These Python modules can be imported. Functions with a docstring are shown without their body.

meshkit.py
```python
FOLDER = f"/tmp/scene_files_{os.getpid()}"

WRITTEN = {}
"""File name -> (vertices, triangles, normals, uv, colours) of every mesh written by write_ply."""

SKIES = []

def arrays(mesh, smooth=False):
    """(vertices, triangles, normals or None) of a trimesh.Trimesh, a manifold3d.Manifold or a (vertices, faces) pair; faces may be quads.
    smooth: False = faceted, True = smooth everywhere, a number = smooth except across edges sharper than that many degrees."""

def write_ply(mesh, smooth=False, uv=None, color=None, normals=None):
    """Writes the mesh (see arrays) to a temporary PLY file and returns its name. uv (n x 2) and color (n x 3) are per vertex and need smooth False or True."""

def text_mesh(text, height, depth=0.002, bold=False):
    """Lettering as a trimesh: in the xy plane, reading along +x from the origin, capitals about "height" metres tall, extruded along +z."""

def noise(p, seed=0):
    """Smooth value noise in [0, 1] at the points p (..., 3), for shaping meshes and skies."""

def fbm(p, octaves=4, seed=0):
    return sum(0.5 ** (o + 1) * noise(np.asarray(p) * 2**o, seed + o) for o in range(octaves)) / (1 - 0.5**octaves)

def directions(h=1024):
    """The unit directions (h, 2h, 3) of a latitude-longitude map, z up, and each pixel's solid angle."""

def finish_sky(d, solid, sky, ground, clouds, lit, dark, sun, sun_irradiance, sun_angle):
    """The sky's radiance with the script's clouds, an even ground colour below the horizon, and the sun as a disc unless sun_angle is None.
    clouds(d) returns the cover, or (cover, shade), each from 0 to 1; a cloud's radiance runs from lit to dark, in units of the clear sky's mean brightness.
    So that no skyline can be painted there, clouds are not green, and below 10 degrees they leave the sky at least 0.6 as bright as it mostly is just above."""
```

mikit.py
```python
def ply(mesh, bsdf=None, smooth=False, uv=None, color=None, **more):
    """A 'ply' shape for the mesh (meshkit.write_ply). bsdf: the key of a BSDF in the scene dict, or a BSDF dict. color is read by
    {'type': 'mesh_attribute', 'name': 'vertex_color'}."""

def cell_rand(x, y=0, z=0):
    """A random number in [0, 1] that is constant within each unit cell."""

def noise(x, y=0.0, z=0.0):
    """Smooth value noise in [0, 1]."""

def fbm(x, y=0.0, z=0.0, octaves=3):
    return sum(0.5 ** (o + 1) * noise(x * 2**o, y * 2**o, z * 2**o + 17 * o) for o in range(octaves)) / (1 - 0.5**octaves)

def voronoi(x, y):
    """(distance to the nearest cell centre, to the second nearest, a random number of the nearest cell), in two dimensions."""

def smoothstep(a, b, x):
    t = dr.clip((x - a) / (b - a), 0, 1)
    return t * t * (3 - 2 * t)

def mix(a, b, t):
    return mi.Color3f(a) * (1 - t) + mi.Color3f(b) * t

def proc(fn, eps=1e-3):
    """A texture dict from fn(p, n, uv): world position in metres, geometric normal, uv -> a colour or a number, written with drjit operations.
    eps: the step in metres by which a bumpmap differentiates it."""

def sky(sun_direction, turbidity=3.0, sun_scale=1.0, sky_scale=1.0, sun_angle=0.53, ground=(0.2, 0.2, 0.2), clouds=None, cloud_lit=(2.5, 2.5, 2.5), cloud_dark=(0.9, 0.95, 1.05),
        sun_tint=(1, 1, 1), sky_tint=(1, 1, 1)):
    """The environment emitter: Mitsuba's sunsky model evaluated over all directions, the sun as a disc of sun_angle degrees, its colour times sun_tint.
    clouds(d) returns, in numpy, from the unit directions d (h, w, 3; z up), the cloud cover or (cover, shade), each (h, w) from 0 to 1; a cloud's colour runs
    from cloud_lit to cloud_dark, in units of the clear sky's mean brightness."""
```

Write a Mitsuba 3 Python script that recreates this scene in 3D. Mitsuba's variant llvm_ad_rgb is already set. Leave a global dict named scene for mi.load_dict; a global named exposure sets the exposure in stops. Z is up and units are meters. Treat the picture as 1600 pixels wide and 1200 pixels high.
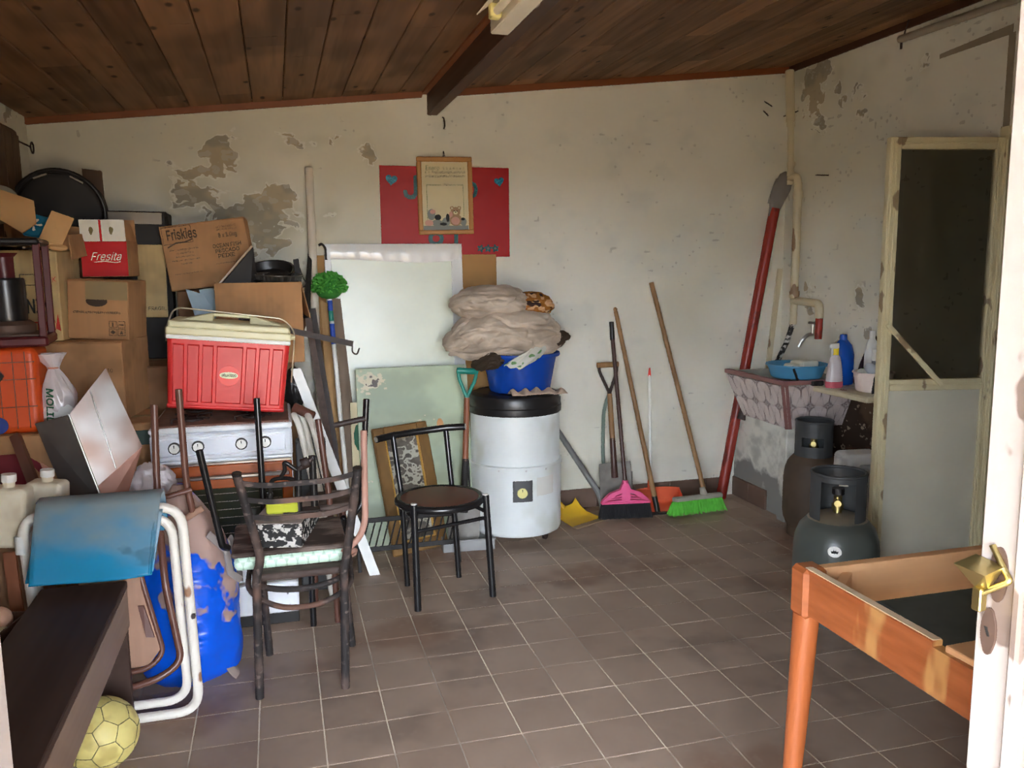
import math, random
import numpy as np, trimesh, mitsuba as mi, drjit as dr, mikit, meshkit
import manifold3d as m3
from shapely.geometry import Polygon, Point, LineString, box as sbox
from mikit import noise, fbm, voronoi, cell_rand, smoothstep, mix

scene, labels = {}, {}
rng = np.random.default_rng(7)

# ---------------------------------------------------------------- camera, sky, exposure
CAM = np.array([-0.0815, -2.7728, 1.4624])
YAW, PITCH, ROLL, FPX = 0.27113, 0.14051, -0.00975, 1312.4
_f = np.array([math.sin(YAW)*math.cos(PITCH), math.cos(YAW)*math.cos(PITCH), -math.sin(PITCH)])
_r = np.array([math.cos(YAW), -math.sin(YAW), 0.0])
_u = np.cross(_r, _f)
_r2 = math.cos(ROLL)*_r + math.sin(ROLL)*_u
_u2 = -math.sin(ROLL)*_r + math.cos(ROLL)*_u
_m = np.eye(4)
_m[:3, 0], _m[:3, 1], _m[:3, 2], _m[:3, 3] = -_r2, _u2, _f, CAM
scene['camera'] = {'type': 'perspective', 'fov': math.degrees(2*math.atan(800/FPX)), 'fov_axis': 'x',
                   'near_clip': 0.05, 'far_clip': 200.0, 'to_world': mi.ScalarTransform4f(_m.tolist())}
def overcast(d):
    n = meshkit.fbm(d*3.0 + 5, 4, seed=3)
    return np.clip(0.75 + 0.5*(n-0.5), 0, 1), np.clip(n, 0, 1)*0.5
scene['sky'] = mikit.sky([0.35, 0.5, 0.8], turbidity=4.0, sun_scale=0.25, sky_scale=1.0, ground=(0.20, 0.19, 0.17),
                         clouds=overcast, cloud_lit=(2.1, 2.2, 2.32), cloud_dark=(1.15, 1.22, 1.32))
exposure = 7.1

# ---------------------------------------------------------------- helpers
def lin(*c):
    c = np.array(c, float)/255.0
    return np.where(c <= 0.04045, c/12.92, ((c+0.055)/1.055)**2.4).tolist()

def rgb(*c):
    return {'type': 'rgb', 'value': lin(*c)}

def mat(key, color, rough=0.5, metal=0.0, spec=0.5, bump=None, bscale=0.002, **kw):
    b = {'type': 'principled', 'base_color': color if isinstance(color, dict) else rgb(*color), 'roughness': rough, 'metallic': metal, **kw}
    if metal == 0.0 and 'spec_trans' not in kw:
        b['specular'] = spec
    if bump is not None:
        b = {'type': 'bumpmap', 'tex': mikit.proc(bump), 'bsdf': b, 'scale': bscale}
    scene['mat_'+key] = {'type': 'twosided', 'bsdf': b}
    return key

def RX(a):
    c, s = math.cos(math.radians(a)), math.sin(math.radians(a))
    return np.array([[1,0,0,0],[0,c,-s,0],[0,s,c,0],[0,0,0,1.0]])
def RY(a):
    c, s = math.cos(math.radians(a)), math.sin(math.radians(a))
    return np.array([[c,0,s,0],[0,1,0,0],[-s,0,c,0],[0,0,0,1.0]])
def RZ(a):
    c, s = math.cos(math.radians(a)), math.sin(math.radians(a))
    return np.array([[c,-s,0,0],[s,c,0,0],[0,0,1,0],[0,0,0,1.0]])
def TR(x, y, z):
    m = np.eye(4); m[:3, 3] = x, y, z; return m
def at(x, y, z, rz=0, rx=0, ry=0):
    return TR(x, y, z) @ RZ(rz) @ RX(rx) @ RY(ry)
def frame(p0, p1, up=(0, -1, 0)):
    """Frame at p0, local z towards p1, local y towards 'up'."""
    p0, p1 = np.array(p0, float), np.array(p1, float)
    z = (p1-p0)/np.linalg.norm(p1-p0)
    y = np.array(up, float) - z*np.dot(up, z); y /= np.linalg.norm(y)
    m = np.eye(4); m[:3, 0], m[:3, 1], m[:3, 2], m[:3, 3] = np.cross(y, z), y, z, p0
    return m
def move(mesh, m):
    mesh = mesh.copy(); mesh.apply_transform(m); return mesh
def cat(*ms):
    return trimesh.util.concatenate([m for m in ms])

def box(x0, x1, y0, y1, z0, z1):
    return trimesh.creation.box(bounds=[[x0, y0, z0], [x1, y1, z1]])
def cbox(x0, x1, y0, y1, z0, z1, c=0.004):
    """Box with chamfered edges."""
    c = min(c, 0.49*(x1-x0), 0.49*(y1-y0), 0.49*(z1-z0))
    p = []
    for sx in (0, 1):
        for sy in (0, 1):
            for sz in (0, 1):
                X, Y, Z = (x0, x1)[sx], (y0, y1)[sy], (z0, z1)[sz]
                dx, dy, dz = (c, -c)[sx], (c, -c)[sy], (c, -c)[sz]
                p += [(X, Y+dy, Z+dz), (X+dx, Y, Z+dz), (X+dx, Y+dy, Z)]
    return trimesh.Trimesh(np.array(p)).convex_hull
def rbox(x0, x1, y0, y1, z0, z1, r=0.02, n=2):
    s = trimesh.creation.icosphere(n, r).vertices
    p = [s + np.array([(x0+r, x1-r)[a], (y0+r, y1-r)[b], (z0+r, z1-r)[c]]) for a in (0, 1) for b in (0, 1) for c in (0, 1)]
    return trimesh.Trimesh(np.vstack(p)).convex_hull
def cyl(r, z0, z1, n=24, r2=None):
    return lathe([(0, z0), (r, z0), (r if r2 is None else r2, z1), (0, z1)], n)
def lathe(prof, n=32):
    return trimesh.creation.revolve(np.array(prof, float), sections=n)
def fillet(pts, r, n=6, closed=False):
    pts = [np.array(p, float) for p in pts]
    out, N = [], len(pts)
    for i, p in enumerate(pts):
        if not closed and i in (0, N-1):
            out.append(p); continue
        a, b = pts[i-1]-p, pts[(i+1) % N]-p
        la, lb = np.linalg.norm(a), np.linalg.norm(b)
        k = min(r, 0.48*la, 0.48*lb)
        s, e = p+a/la*k, p+b/lb*k
        for t in np.linspace(0, 1, n+1):
            out.append((1-t)**2*s + 2*t*(1-t)*p + t*t*e)
    return np.array(out)
def tube(pts, r, n=10, closed=False, caps=True, flat=None, up=None):
    """Round tube (or flat bar: flat=(half width, half thickness)) along a polyline."""
    p = np.array(pts, float); N = len(p)
    if closed:
        t = np.roll(p, -1, 0) - np.roll(p, 1, 0)
    else:
        t = np.gradient(p, axis=0)
    t /= np.linalg.norm(t, axis=1, keepdims=True)
    ref = np.array(up if up is not None else ((0, 0, 1.0) if abs(t[0][2]) < 0.9 else (1.0, 0, 0)), float)
    a = np.zeros_like(p); v = np.cross(t[0], ref); v /= np.linalg.norm(v)
    for i in range(N):
        v = v - t[i]*np.dot(v, t[i]); v /= np.linalg.norm(v)
        a[i] = v
    b = np.cross(t, a)
    if flat:
        w, h = flat
        prof = np.array([(-w, -h), (w, -h), (w, h), (-w, h)]); n = 4
    else:
        ang = np.arange(n)*2*np.pi/n
        prof = np.stack([np.cos(ang), np.sin(ang)], 1)
    rr = np.broadcast_to(np.asarray(1.0 if flat else r, float), (N,))
    V = p[:, None] + rr[:, None, None]*(prof[None, :, :1]*a[:, None] + prof[None, :, 1:]*b[:, None])
    V = V.reshape(-1, 3); F = []
    for i in range(N if closed else N-1):
        k = (i+1) % N
        for j in range(n):
            l = (j+1) % n
            F += [(i*n+j, i*n+l, k*n+l), (i*n+j, k*n+l, k*n+j)]
    if caps and not closed:
        V = np.vstack([V, p[0], p[-1]]); c0, c1 = len(V)-2, len(V)-1
        for j in range(n):
            l = (j+1) % n
            F += [(c0, l, j), (c1, (N-1)*n+j, (N-1)*n+l)]
    return trimesh.Trimesh(V, np.array(F)[:, ::-1], process=False)
def rod(p0, p1, r, n=12, r2=None):
    return tube(np.linspace(p0, p1, 3), [r, (r+(r if r2 is None else r2))/2, r if r2 is None else r2], n)
def prism(poly, d):
    """Shapely polygon (or points) extruded along +z by d."""
    if not hasattr(poly, 'exterior') and not hasattr(poly, 'geoms'):
        poly = Polygon(poly)
    return cat(*[trimesh.creation.extrude_polygon(g, d, engine='earcut') for g in getattr(poly, 'geoms', [poly])])
UPRIGHT = RX(90)      # the xy plane becomes the xz plane, facing -y
def prism_y(poly, d):
    """Polygon in (x, z), extruded towards -y by d."""
    return move(prism(poly, d), UPRIGHT)
def grid(fn, nu, nv, th=None):
    """Surface fn(u, v) -> (x, y, z) on a grid; th gives it thickness along its normals."""
    u, v = np.meshgrid(np.linspace(0, 1, nu), np.linspace(0, 1, nv), indexing='ij')
    P = np.array([fn(a, b) for a, b in zip(u.ravel(), v.ravel())], float)
    F = []
    for i in range(nu-1):
        for j in range(nv-1):
            a, b, c, d = i*nv+j, (i+1)*nv+j, (i+1)*nv+j+1, i*nv+j+1
            F += [(a, b, c), (a, c, d)]
    m = trimesh.Trimesh(P, np.array(F), process=False)
    if th:
        n = np.array(m.vertex_normals); k = len(P)
        V = np.vstack([P, P - n*th]); F2 = [tuple(f) for f in F] + [(c+k, b+k, a+k) for a, b, c in F]
        ring = [i*nv for i in range(nu)] + [(nu-1)*nv+j for j in range(1, nv)] + [i*nv+nv-1 for i in range(nu-2, -1, -1)] + [j for j in range(nv-2, 0, -1)]
        for s in range(len(ring)):
            a, b = ring[s], ring[(s+1) % len(ring)]
            F2 += [(a, a+k, b+k), (a, b+k, b)]
        m = trimesh.Trimesh(V, np.array(F2), process=False)
    return m
def panel3(pts, th):
    """Flat polygon given by 3D corner points, thickened by th along its normal."""
    p = np.array(pts, float); n = np.cross(p[1]-p[0], p[2]-p[0]); n /= np.linalg.norm(n)
    return trimesh.Trimesh(np.vstack([p-n*th/2, p+n*th/2])).convex_hull
def text(s, h, d=0.0006, w=None, bold=False):
    m = meshkit.text_mesh(s, h, d, bold)
    if w:
        k = w/(m.bounds[1][0]-m.bounds[0][0]); m.apply_scale([k, 1, 1])
    return m
def blob(c, r, amp=0.1, freq=3.0, sub=4, seed=0, ridge=0.0, squash=None):
    """Lumpy ellipsoid; ridge folds it like cloth."""
    s = trimesh.creation.icosphere(sub)
    v = np.array(s.vertices)
    n = meshkit.fbm(v*freq+11.3*seed, 4, seed=seed)-0.5
    if ridge:
        w = meshkit.fbm(v*freq*0.8+3.1*seed, 3, seed=seed+5)
        n = n + ridge*(0.5-np.abs(2*((w*4) % 1.0)-1))
    v = v*(1+amp*n)[:, None]
    if squash is not None:
        v[:, 2] = np.maximum(v[:, 2], squash)
    return trimesh.Trimesh(v*np.array(r)+np.array(c), s.faces, process=False)

USED = {}
def numbered(key):
    if key not in USED:
        USED[key] = 0; return key
    USED[key] += 1
    return '%s_%03d' % (key, USED[key])
class Thing:
    """One top-level object: parts are entries whose keys start with its key."""
    def __init__(self, name, label=None, category=None, T=None, group=None, kind=None, parent=None):
        self.key = numbered(name if parent is None else parent.key+'__'+name)
        self.T = np.eye(4) if T is None else T
        if parent is not None and T is None:
            self.T = parent.T
        d = {}
        if label: d['label'] = label
        if category: d['category'] = category
        if group: d['group'] = group
        if kind: d['kind'] = kind
        if d: labels[self.key] = d
    def own(self, mesh, m, smooth=False, **kw):
        """The thing is (also) one mesh of its own."""
        scene[self.key] = mikit.ply(move(mesh, self.T), 'mat_'+m, smooth=smooth, **kw)
        return self
    def part(self, name, mesh, m, smooth=False, label=None, kind=None, **kw):
        key = numbered(self.key+'__'+name)
        scene[key] = mikit.ply(move(mesh, self.T), 'mat_'+m, smooth=smooth, **kw)
        d = {}
        if label: d['label'] = label
        if kind: d['kind'] = kind
        if d: labels[key] = d
        p = Thing.__new__(Thing); p.key, p.T = key, self.T
        return p
def ceil_z(x):
    return 2.184 + (x+1.204)*0.1072
# ---------------------------------------------------------------- materials
WHITE_ROOM = lin(222, 219, 206)
def blobs(x, z, cs):
    s = mi.Float(0)
    for cx, cz, rx, rz, w in cs:
        s = s + w*dr.exp(-dr.square((x-cx)/rx) - dr.square((z-cz)/rz))
    return s
BACK_PEEL = [(-.50, 1.86, .17, .13, 1.0), (-.32, 2.06, .10, .12, 1.0), (-.12, 1.84, .14, .16, .85), (.02, 2.10, .10, .07, .8), (.20, 2.12, .16, .05, .7),
             (.43, 2.06, .05, .10, 1.0), (-.10, 1.66, .12, .14, .9), (.22, 1.78, .08, .16, .75), (-.30, 1.75, .22, .12, 1.0), (.10, 1.70, .10, .10, .5)]
RIGHT_PEEL = [(1.62, 2.30, .13, .20, .95), (1.40, 2.42, .06, .14, .85), (1.20, 2.36, .07, .14, .9), (1.70, 2.55, .2, .10, .75), (1.05, 2.48, .08, .07, .55), (.75, 2.42, .07, .10, .75),
              (1.16, 1.28, .05, .10, .95), (1.08, 1.04, .10, .10, .6), (1.35, 1.0, .16, .16, .75), (1.6, 1.25, .06, .12, .7), (1.75, .35, .15, .4, .45)]
def wall_fn(p, n, uv):
    x, y, z = p.x, p.y, p.z
    side = dr.abs(n.x) > 0.5
    h = dr.select(side, y, x)
    big = fbm(x*1.3, y*1.3, z*1.3, 3)
    med = fbm(x*6, y*6+4, z*6, 4)
    fine = fbm(x*26, y*26, z*26+9, 3)
    c = mix(WHITE_ROOM, lin(206, 202, 184), smoothstep(.35, .75, big))
    c = mix(c, lin(196, 198, 190), smoothstep(.52, .75, med)*.35)
    speck = smoothstep(.80, .86, noise(x*45, y*45, z*45))*smoothstep(.5, .6, med)
    c = mix(c, lin(120, 112, 96), speck*.35)
    b = dr.select(side, blobs(h, z, RIGHT_PEEL), blobs(h, z, BACK_PEEL))
    # greenish damp bloom round the worst patches, grey wash low down
    damp = smoothstep(.25, .9, b)*smoothstep(.3, .62, fbm(x*3+7, y*3, z*3, 3))
    c = mix(c, lin(160, 156, 132), damp*.45)
    left = dr.select(side, 0.0, smoothstep(-.5, -.85, x)*smoothstep(2.0, 1.55, z))
    c = mix(c, lin(150, 148, 120), left*.35*smoothstep(.2, .6, med))
    swirl = fbm(x*11+med*5, y*11, z*13+med*5, 3)
    e = b*0.46 + ((med-.5)*1.25 + (swirl-.5)*.75 + (fine-.5)*.25)*smoothstep(.02, .30, b)
    peel = smoothstep(.385, .415, e)
    inner = mix(lin(162, 144, 112), lin(128, 120, 102), smoothstep(.4, .6, fbm(x*9, y*9, z*9+3, 3)))
    inner = mix(inner, lin(176, 174, 166), smoothstep(.62, .66, fine)*.5)
    c = mix(c, inner, peel*.75)
    edge = smoothstep(.33, .37, e)*(1-peel)
    c = mix(c, lin(226, 224, 214), edge*.5)
    # brick and earth laid bare under the shelf on the right wall
    bare = dr.select(side & (x > 2.5), blobs(h, z, [(.95, .52, .33, .22, 1.1), (1.25, .45, .25, .30, .9)]), 0.0)
    bare = smoothstep(.42, .5, bare + (med-.5)*.7)
    earth = mix(lin(92, 70, 54), lin(60, 48, 40), smoothstep(.4, .6, med))
    earth = mix(earth, lin(150, 136, 118), smoothstep(.62, .7, fine))
    c = mix(c, earth, bare)
    # damp-proof cement at the foot
    foot = smoothstep(.30, .24, z + (med-.5)*.15)
    return mix(c, lin(150, 150, 142), foot*dr.select(side, .8, .15))
def wall_bump(p, n, uv):
    return fbm(p.x*14, p.y*14, p.z*14, 3)
mat('wall', mikit.proc(wall_fn), .92, spec=.2, bump=wall_bump, bscale=.004)
mat('wall_plain', (214, 208, 190), .95, spec=.2)

def wood_fn(dark, light, knot, scale=1.0, axis='y', board=None, tone=.5):
    def fn(p, n, uv):
        x, y, z = p.x, p.y, p.z
        a, b, c_ = {'y': (y, x, z), 'x': (x, y, z), 'z': (z, x, y)}[axis]
        k = mi.Float(0.5)
        if board:
            k = cell_rand(dr.floor((b+board*100)/board), dr.floor(a/1.7+cell_rand(dr.floor((b+board*100)/board))*3))
        g = fbm(a*2.2*scale+k*31, b*42*scale, c_*42*scale, 4)
        ring = fbm(a*1.2*scale+k*17, b*11*scale+k*5, c_*11*scale, 3)
        t = smoothstep(.25, .75, g*.55+ring*.45)
        c = mix(lin(*dark), lin(*light), t*(1-tone)+k*tone)
        if knot:
            d, d2, r = voronoi(a*4.5+k*9, b*9+k*7)
            spot = smoothstep(.15, .05, d)*smoothstep(.74, .78, r)
            c = mix(c, lin(*knot), spot*.85)
            stain = smoothstep(.58, .75, fbm(a*1.6+3, b*3.2, 2, 3))
            c = mix(c, lin(*knot), stain*.35)
        return c
    return fn
mat('ceiling', mikit.proc(wood_fn((78, 52, 34), (140, 102, 70), (42, 30, 24), 1, 'y', .15, .55)), .6, spec=.3)
mat('beam', mikit.proc(wood_fn((52, 34, 26), (84, 58, 44), None, 1, 'y')), .55, spec=.3)
mat('trim_wood', (120, 66, 36), .5)
mat('dark_gap', (26, 18, 13), .9, spec=.1)

def tile_fn(p, n, uv):
    x, y = p.x, p.y
    k = cell_rand(dr.floor(x/.2), dr.floor(y/.2))
    m = fbm(x*5, y*5, 1, 4); f = fbm(x*34, y*34, 4, 3)
    c = mix(lin(144, 122, 106), lin(168, 146, 128), k*.45+m*.55)
    c = mix(c, lin(122, 84, 62), smoothstep(.55, .75, fbm(x*2.4+9, y*2.4, 2, 4))*.5)
    c = mix(c, lin(100, 86, 78), smoothstep(.50, .75, fbm(x*4+3, y*4+8, 6, 4))*.35)
    return mix(c, lin(156, 138, 124), smoothstep(.58, .8, f)*.25)
def tile_rough(p, n, uv):
    return .42 + .25*fbm(p.x*7, p.y*7, 3, 3)
scene['mat_floor_tile'] = {'type': 'twosided', 'bsdf': {'type': 'principled', 'base_color': mikit.proc(tile_fn), 'roughness': mikit.proc(tile_rough), 'specular': .3}}
def grout_fn(p, n, uv):
    m = fbm(p.x*3.1, p.y*3.1, 5, 3)
    return mix(lin(212, 198, 178), lin(156, 142, 128), smoothstep(.48, .66, m))
mat('grout', mikit.proc(grout_fn), .9, spec=.2)
mat('skirting', (104, 82, 70), .45)
mat('cement', mikit.proc(lambda p, n, uv: mix(lin(122, 120, 112), lin(176, 172, 160), fbm(p.x*9, p.y*9, p.z*9, 4))), .9, spec=.2)
def support_fn(p, n, uv):
    m = fbm(p.x*11, p.y*11, p.z*11, 4)
    c = mix(lin(214, 212, 202), lin(176, 174, 164), smoothstep(.4, .75, m))
    return mix(lin(132, 130, 124), c, smoothstep(.18, .26, p.z + (m-.5)*.35))
mat('support', mikit.proc(support_fn), .9, spec=.2)
mat('patio', (164, 146, 120), .9)
mat('porch', (84, 70, 58), .9)

def card_fn(base, stain):
    def fn(p, n, uv):
        m = fbm(p.x*7+3, p.y*7, p.z*7, 4)
        f = noise(p.x*90, p.y*90, p.z*4)
        c = mix(lin(*base), lin(*stain), smoothstep(.42, .75, m)*.6)
        return c*(.94+.12*f)
    return fn
mat('card', mikit.proc(card_fn((176, 132, 92), (140, 102, 70))), .9, spec=.15)
mat('card_pale', mikit.proc(card_fn((196, 170, 122), (160, 132, 92))), .9, spec=.15)
mat('card_dark', mikit.proc(card_fn((140, 104, 76), (104, 76, 56))), .9, spec=.15)
mat('card_torn', (206, 160, 106), .9)
mat('tape', (150, 128, 92), .3)
mat('print_dark', (62, 46, 36), .8)
mat('print_red', (176, 44, 34), .8)
mat('print_maroon', (120, 38, 44), .8)
mat('print_pale', (206, 150, 130), .8)
mat('red_card', (186, 22, 24), .55)
mat('white_card', (226, 222, 206), .6)
mat('berry', (120, 110, 70), .7)
mat('book_blue', (40, 120, 150), .5)
mat('black_plastic', (30, 29, 29), .35)
mat('black_matte', (34, 31, 29), .7)
mat('black_paint', (20, 20, 21), .28, clearcoat=.4, clearcoat_gloss=.8)
def rust_fn(p, n, uv):
    m = fbm(p.x*14, p.y*14, p.z*9, 4)
    f = fbm(p.x*60, p.y*60, p.z*60, 2)
    c = mix(lin(44, 40, 39), lin(86, 70, 63), smoothstep(.42, .68, m))
    c = mix(c, lin(130, 114, 106), smoothstep(.64, .8, f)*.4)
    return mix(c, lin(120, 84, 68), smoothstep(.62, .72, fbm(p.x*6, p.y*6, p.z*6+4, 3))*.6)
mat('rust', mikit.proc(rust_fn), .7, spec=.3)
mat('brown_tube', (98, 62, 50), .35, clearcoat=.3)
mat('dusty_pink', (170, 128, 112), .6)
mat('dark_seat', mikit.proc(lambda p, n, uv: mix(lin(66, 52, 46), lin(120, 104, 94), smoothstep(.4, .75, fbm(p.x*10, p.y*22, p.z*10, 4)))), .75)
def mint_fn(p, n, uv):
    # flat print: a net of hexagons over pale mint vinyl
    a, b = p.x/.036, (p.z*.9+p.y*.6)/.031
    row = dr.floor(b); off = (row-2*dr.floor(row/2))*.5
    fx = dr.abs(a+off-dr.floor(a+off)-.5); fy = dr.abs(b-row-.5)
    d = dr.maximum(fx*1.0+fy*.35, fy*.95)
    return mix(lin(200, 226, 206), lin(166, 196, 174), smoothstep(.44, .48, d))
mat('mint', mikit.proc(mint_fn), .4)
def tin_fn(p, n, uv):
    m = fbm(p.x*64, p.y*64, p.z*64, 4)
    return mix(lin(26, 25, 25), lin(190, 186, 180), smoothstep(.52, .56, m))
mat('tin_chipped', mikit.proc(tin_fn), .6)
mat('tin_dusty', (150, 138, 132), .8)
mat('sponge', (198, 204, 66), .95)
mat('enamel', (226, 229, 232), .22, clearcoat=.5)
mat('enamel_panel', (222, 228, 236), .22, clearcoat=.5)
mat('chrome', (205, 203, 200), .22, metal=1.0)
mat('orange_enamel', mikit.proc(lambda p, n, uv: mix(lin(176, 84, 20), lin(140, 60, 16), fbm(p.x*9, p.y*9, p.z*40, 3))), .3, clearcoat=.4)
mat('oven_glass', (52, 54, 42), .12, spec=.6)
mat('knob_face', (238, 238, 232), .3)
mat('stove_top', mikit.proc(lambda p, n, uv: mix(lin(92, 66, 54), lin(140, 108, 92), fbm(p.x*18, p.y*18, p.z*18, 3))), .7)
mat('cooler_red', (206, 48, 46), .36, clearcoat=.2)
mat('badge_red', (226, 48, 30), .35)
mat('cream_plastic', (214, 208, 168), .4)
mat('white_plastic', (226, 226, 220), .4)
mat('wire', (190, 180, 160), .3, metal=.8)
mat('ink', (28, 30, 30), .7)
mat('white_paint_tube', mikit.proc(lambda p, n, uv: mix(lin(226, 220, 208), lin(150, 112, 84), smoothstep(.68, .78, fbm(p.x*24, p.y*24, p.z*14, 3)))), .35)
def vinyl_fn(p, n, uv):
    m = fbm(p.x*8, p.y*8, p.z*10, 4)
    d = smoothstep(.58, .76, p.z + (m-.5)*.24)
    c = mix(lin(24, 126, 166), lin(132, 140, 138), d*.9)
    return mix(c, lin(20, 84, 108), smoothstep(.66, .72, m)*.5)
mat('vinyl', mikit.proc(vinyl_fn), .35)
def sack_fn(p, n, uv):
    m = fbm(p.x*10, p.y*10, p.z*9, 4)
    d = smoothstep(.53, .58, m*.75 + smoothstep(.15, .72, p.z)*.34)
    return mix(lin(10, 86, 212), lin(178, 146, 120), d*.92)
def sack_bump(p, n, uv):
    return fbm(p.x*5, p.y*5, p.z*26, 3)
mat('sack', mikit.proc(sack_fn), .28, bump=sack_bump, bscale=.012)
mat('grey_band', (150, 142, 138), .6)
mat('film', (224, 222, 218), .22, spec=.6)
mat('bench', mikit.proc(wood_fn((50, 36, 31), (80, 61, 53), None, .6, 'y')), .6, spec=.2)
mat('bench_side', mikit.proc(wood_fn((112, 88, 74), (150, 128, 112), None, .6, 'y')), .5)
mat('tan_board', mikit.proc(card_fn((158, 122, 100), (134, 100, 82))), .7)
mat('brown_metal', (96, 62, 54), .5)
def ball_fn(p, n, uv):
    return mix(lin(222, 206, 128), lin(196, 176, 100), smoothstep(.45, .7, fbm(p.x*20, p.y*20, p.z*20, 3)))
mat('ball', mikit.proc(ball_fn), .5)
mat('stitch', (92, 82, 50), .8)
def table_fn(p, n, uv):
    g = fbm(p.x*10, p.y*10, p.z*60, 4)
    c = mix(lin(140, 72, 36), lin(170, 98, 56), g)
    w = smoothstep(.56, .66, fbm(p.x*7+2, p.y*11+1, p.z*3, 4))*smoothstep(1.02, 1.08, p.x)*dr.select(p.x < 1.2, 1.0, 0.0)
    return mix(c, lin(196, 150, 90), w*.75)
mat('table_wood', mikit.proc(table_fn), .28, clearcoat=.5)
mat('table_raw', mikit.proc(wood_fn((206, 152, 104), (226, 176, 128), None, 1, 'x')), .6)
mat('table_leg', mikit.proc(wood_fn((146, 74, 36), (172, 96, 52), None, .7, 'z')), .25, clearcoat=.7)
mat('raw_edge', (208, 182, 150), .8)
mat('slab', mikit.proc(lambda p, n, uv: mix(lin(44, 46, 44), lin(66, 68, 64), fbm(p.x*12, p.y*12, p.z*12, 4))), .4)
def chip_fn(base, under, lo=.6):
    def fn(p, n, uv):
        m = fbm(p.x*16, p.y*16, p.z*7, 4)
        return mix(lin(*base), lin(*under), smoothstep(lo, lo+.04, m)*.8)
    return fn
mat('door_white', mikit.proc(chip_fn((176, 166, 160), (104, 84, 72), .62)), .6)
mat('leaf_frame', mikit.proc(chip_fn((206, 194, 156), (126, 100, 70), .64)), .5)
mat('leaf_panel', mikit.proc(lambda p, n, uv: mix(lin(208, 202, 180), lin(184, 180, 162), fbm(p.x*4, p.y*4, p.z*4, 4))), .6)
scene['mat_smoked'] = {'type': 'thindielectric', 'specular_transmittance': {'type': 'rgb', 'value': [.2, .205, .18]}, 'specular_reflectance': {'type': 'rgb', 'value': [1, 1, 1]}}
scene['mat_clear'] = {'type': 'thindielectric', 'specular_transmittance': {'type': 'rgb', 'value': [.9, .9, .9]}}
mat('brass', (206, 190, 130), .36, metal=1.0)
mat('iron_brown', (98, 78, 68), .55, metal=.3)
mat('pvc_cream', mikit.proc(chip_fn((198, 186, 156), (120, 84, 54), .66)), .5)
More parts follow.
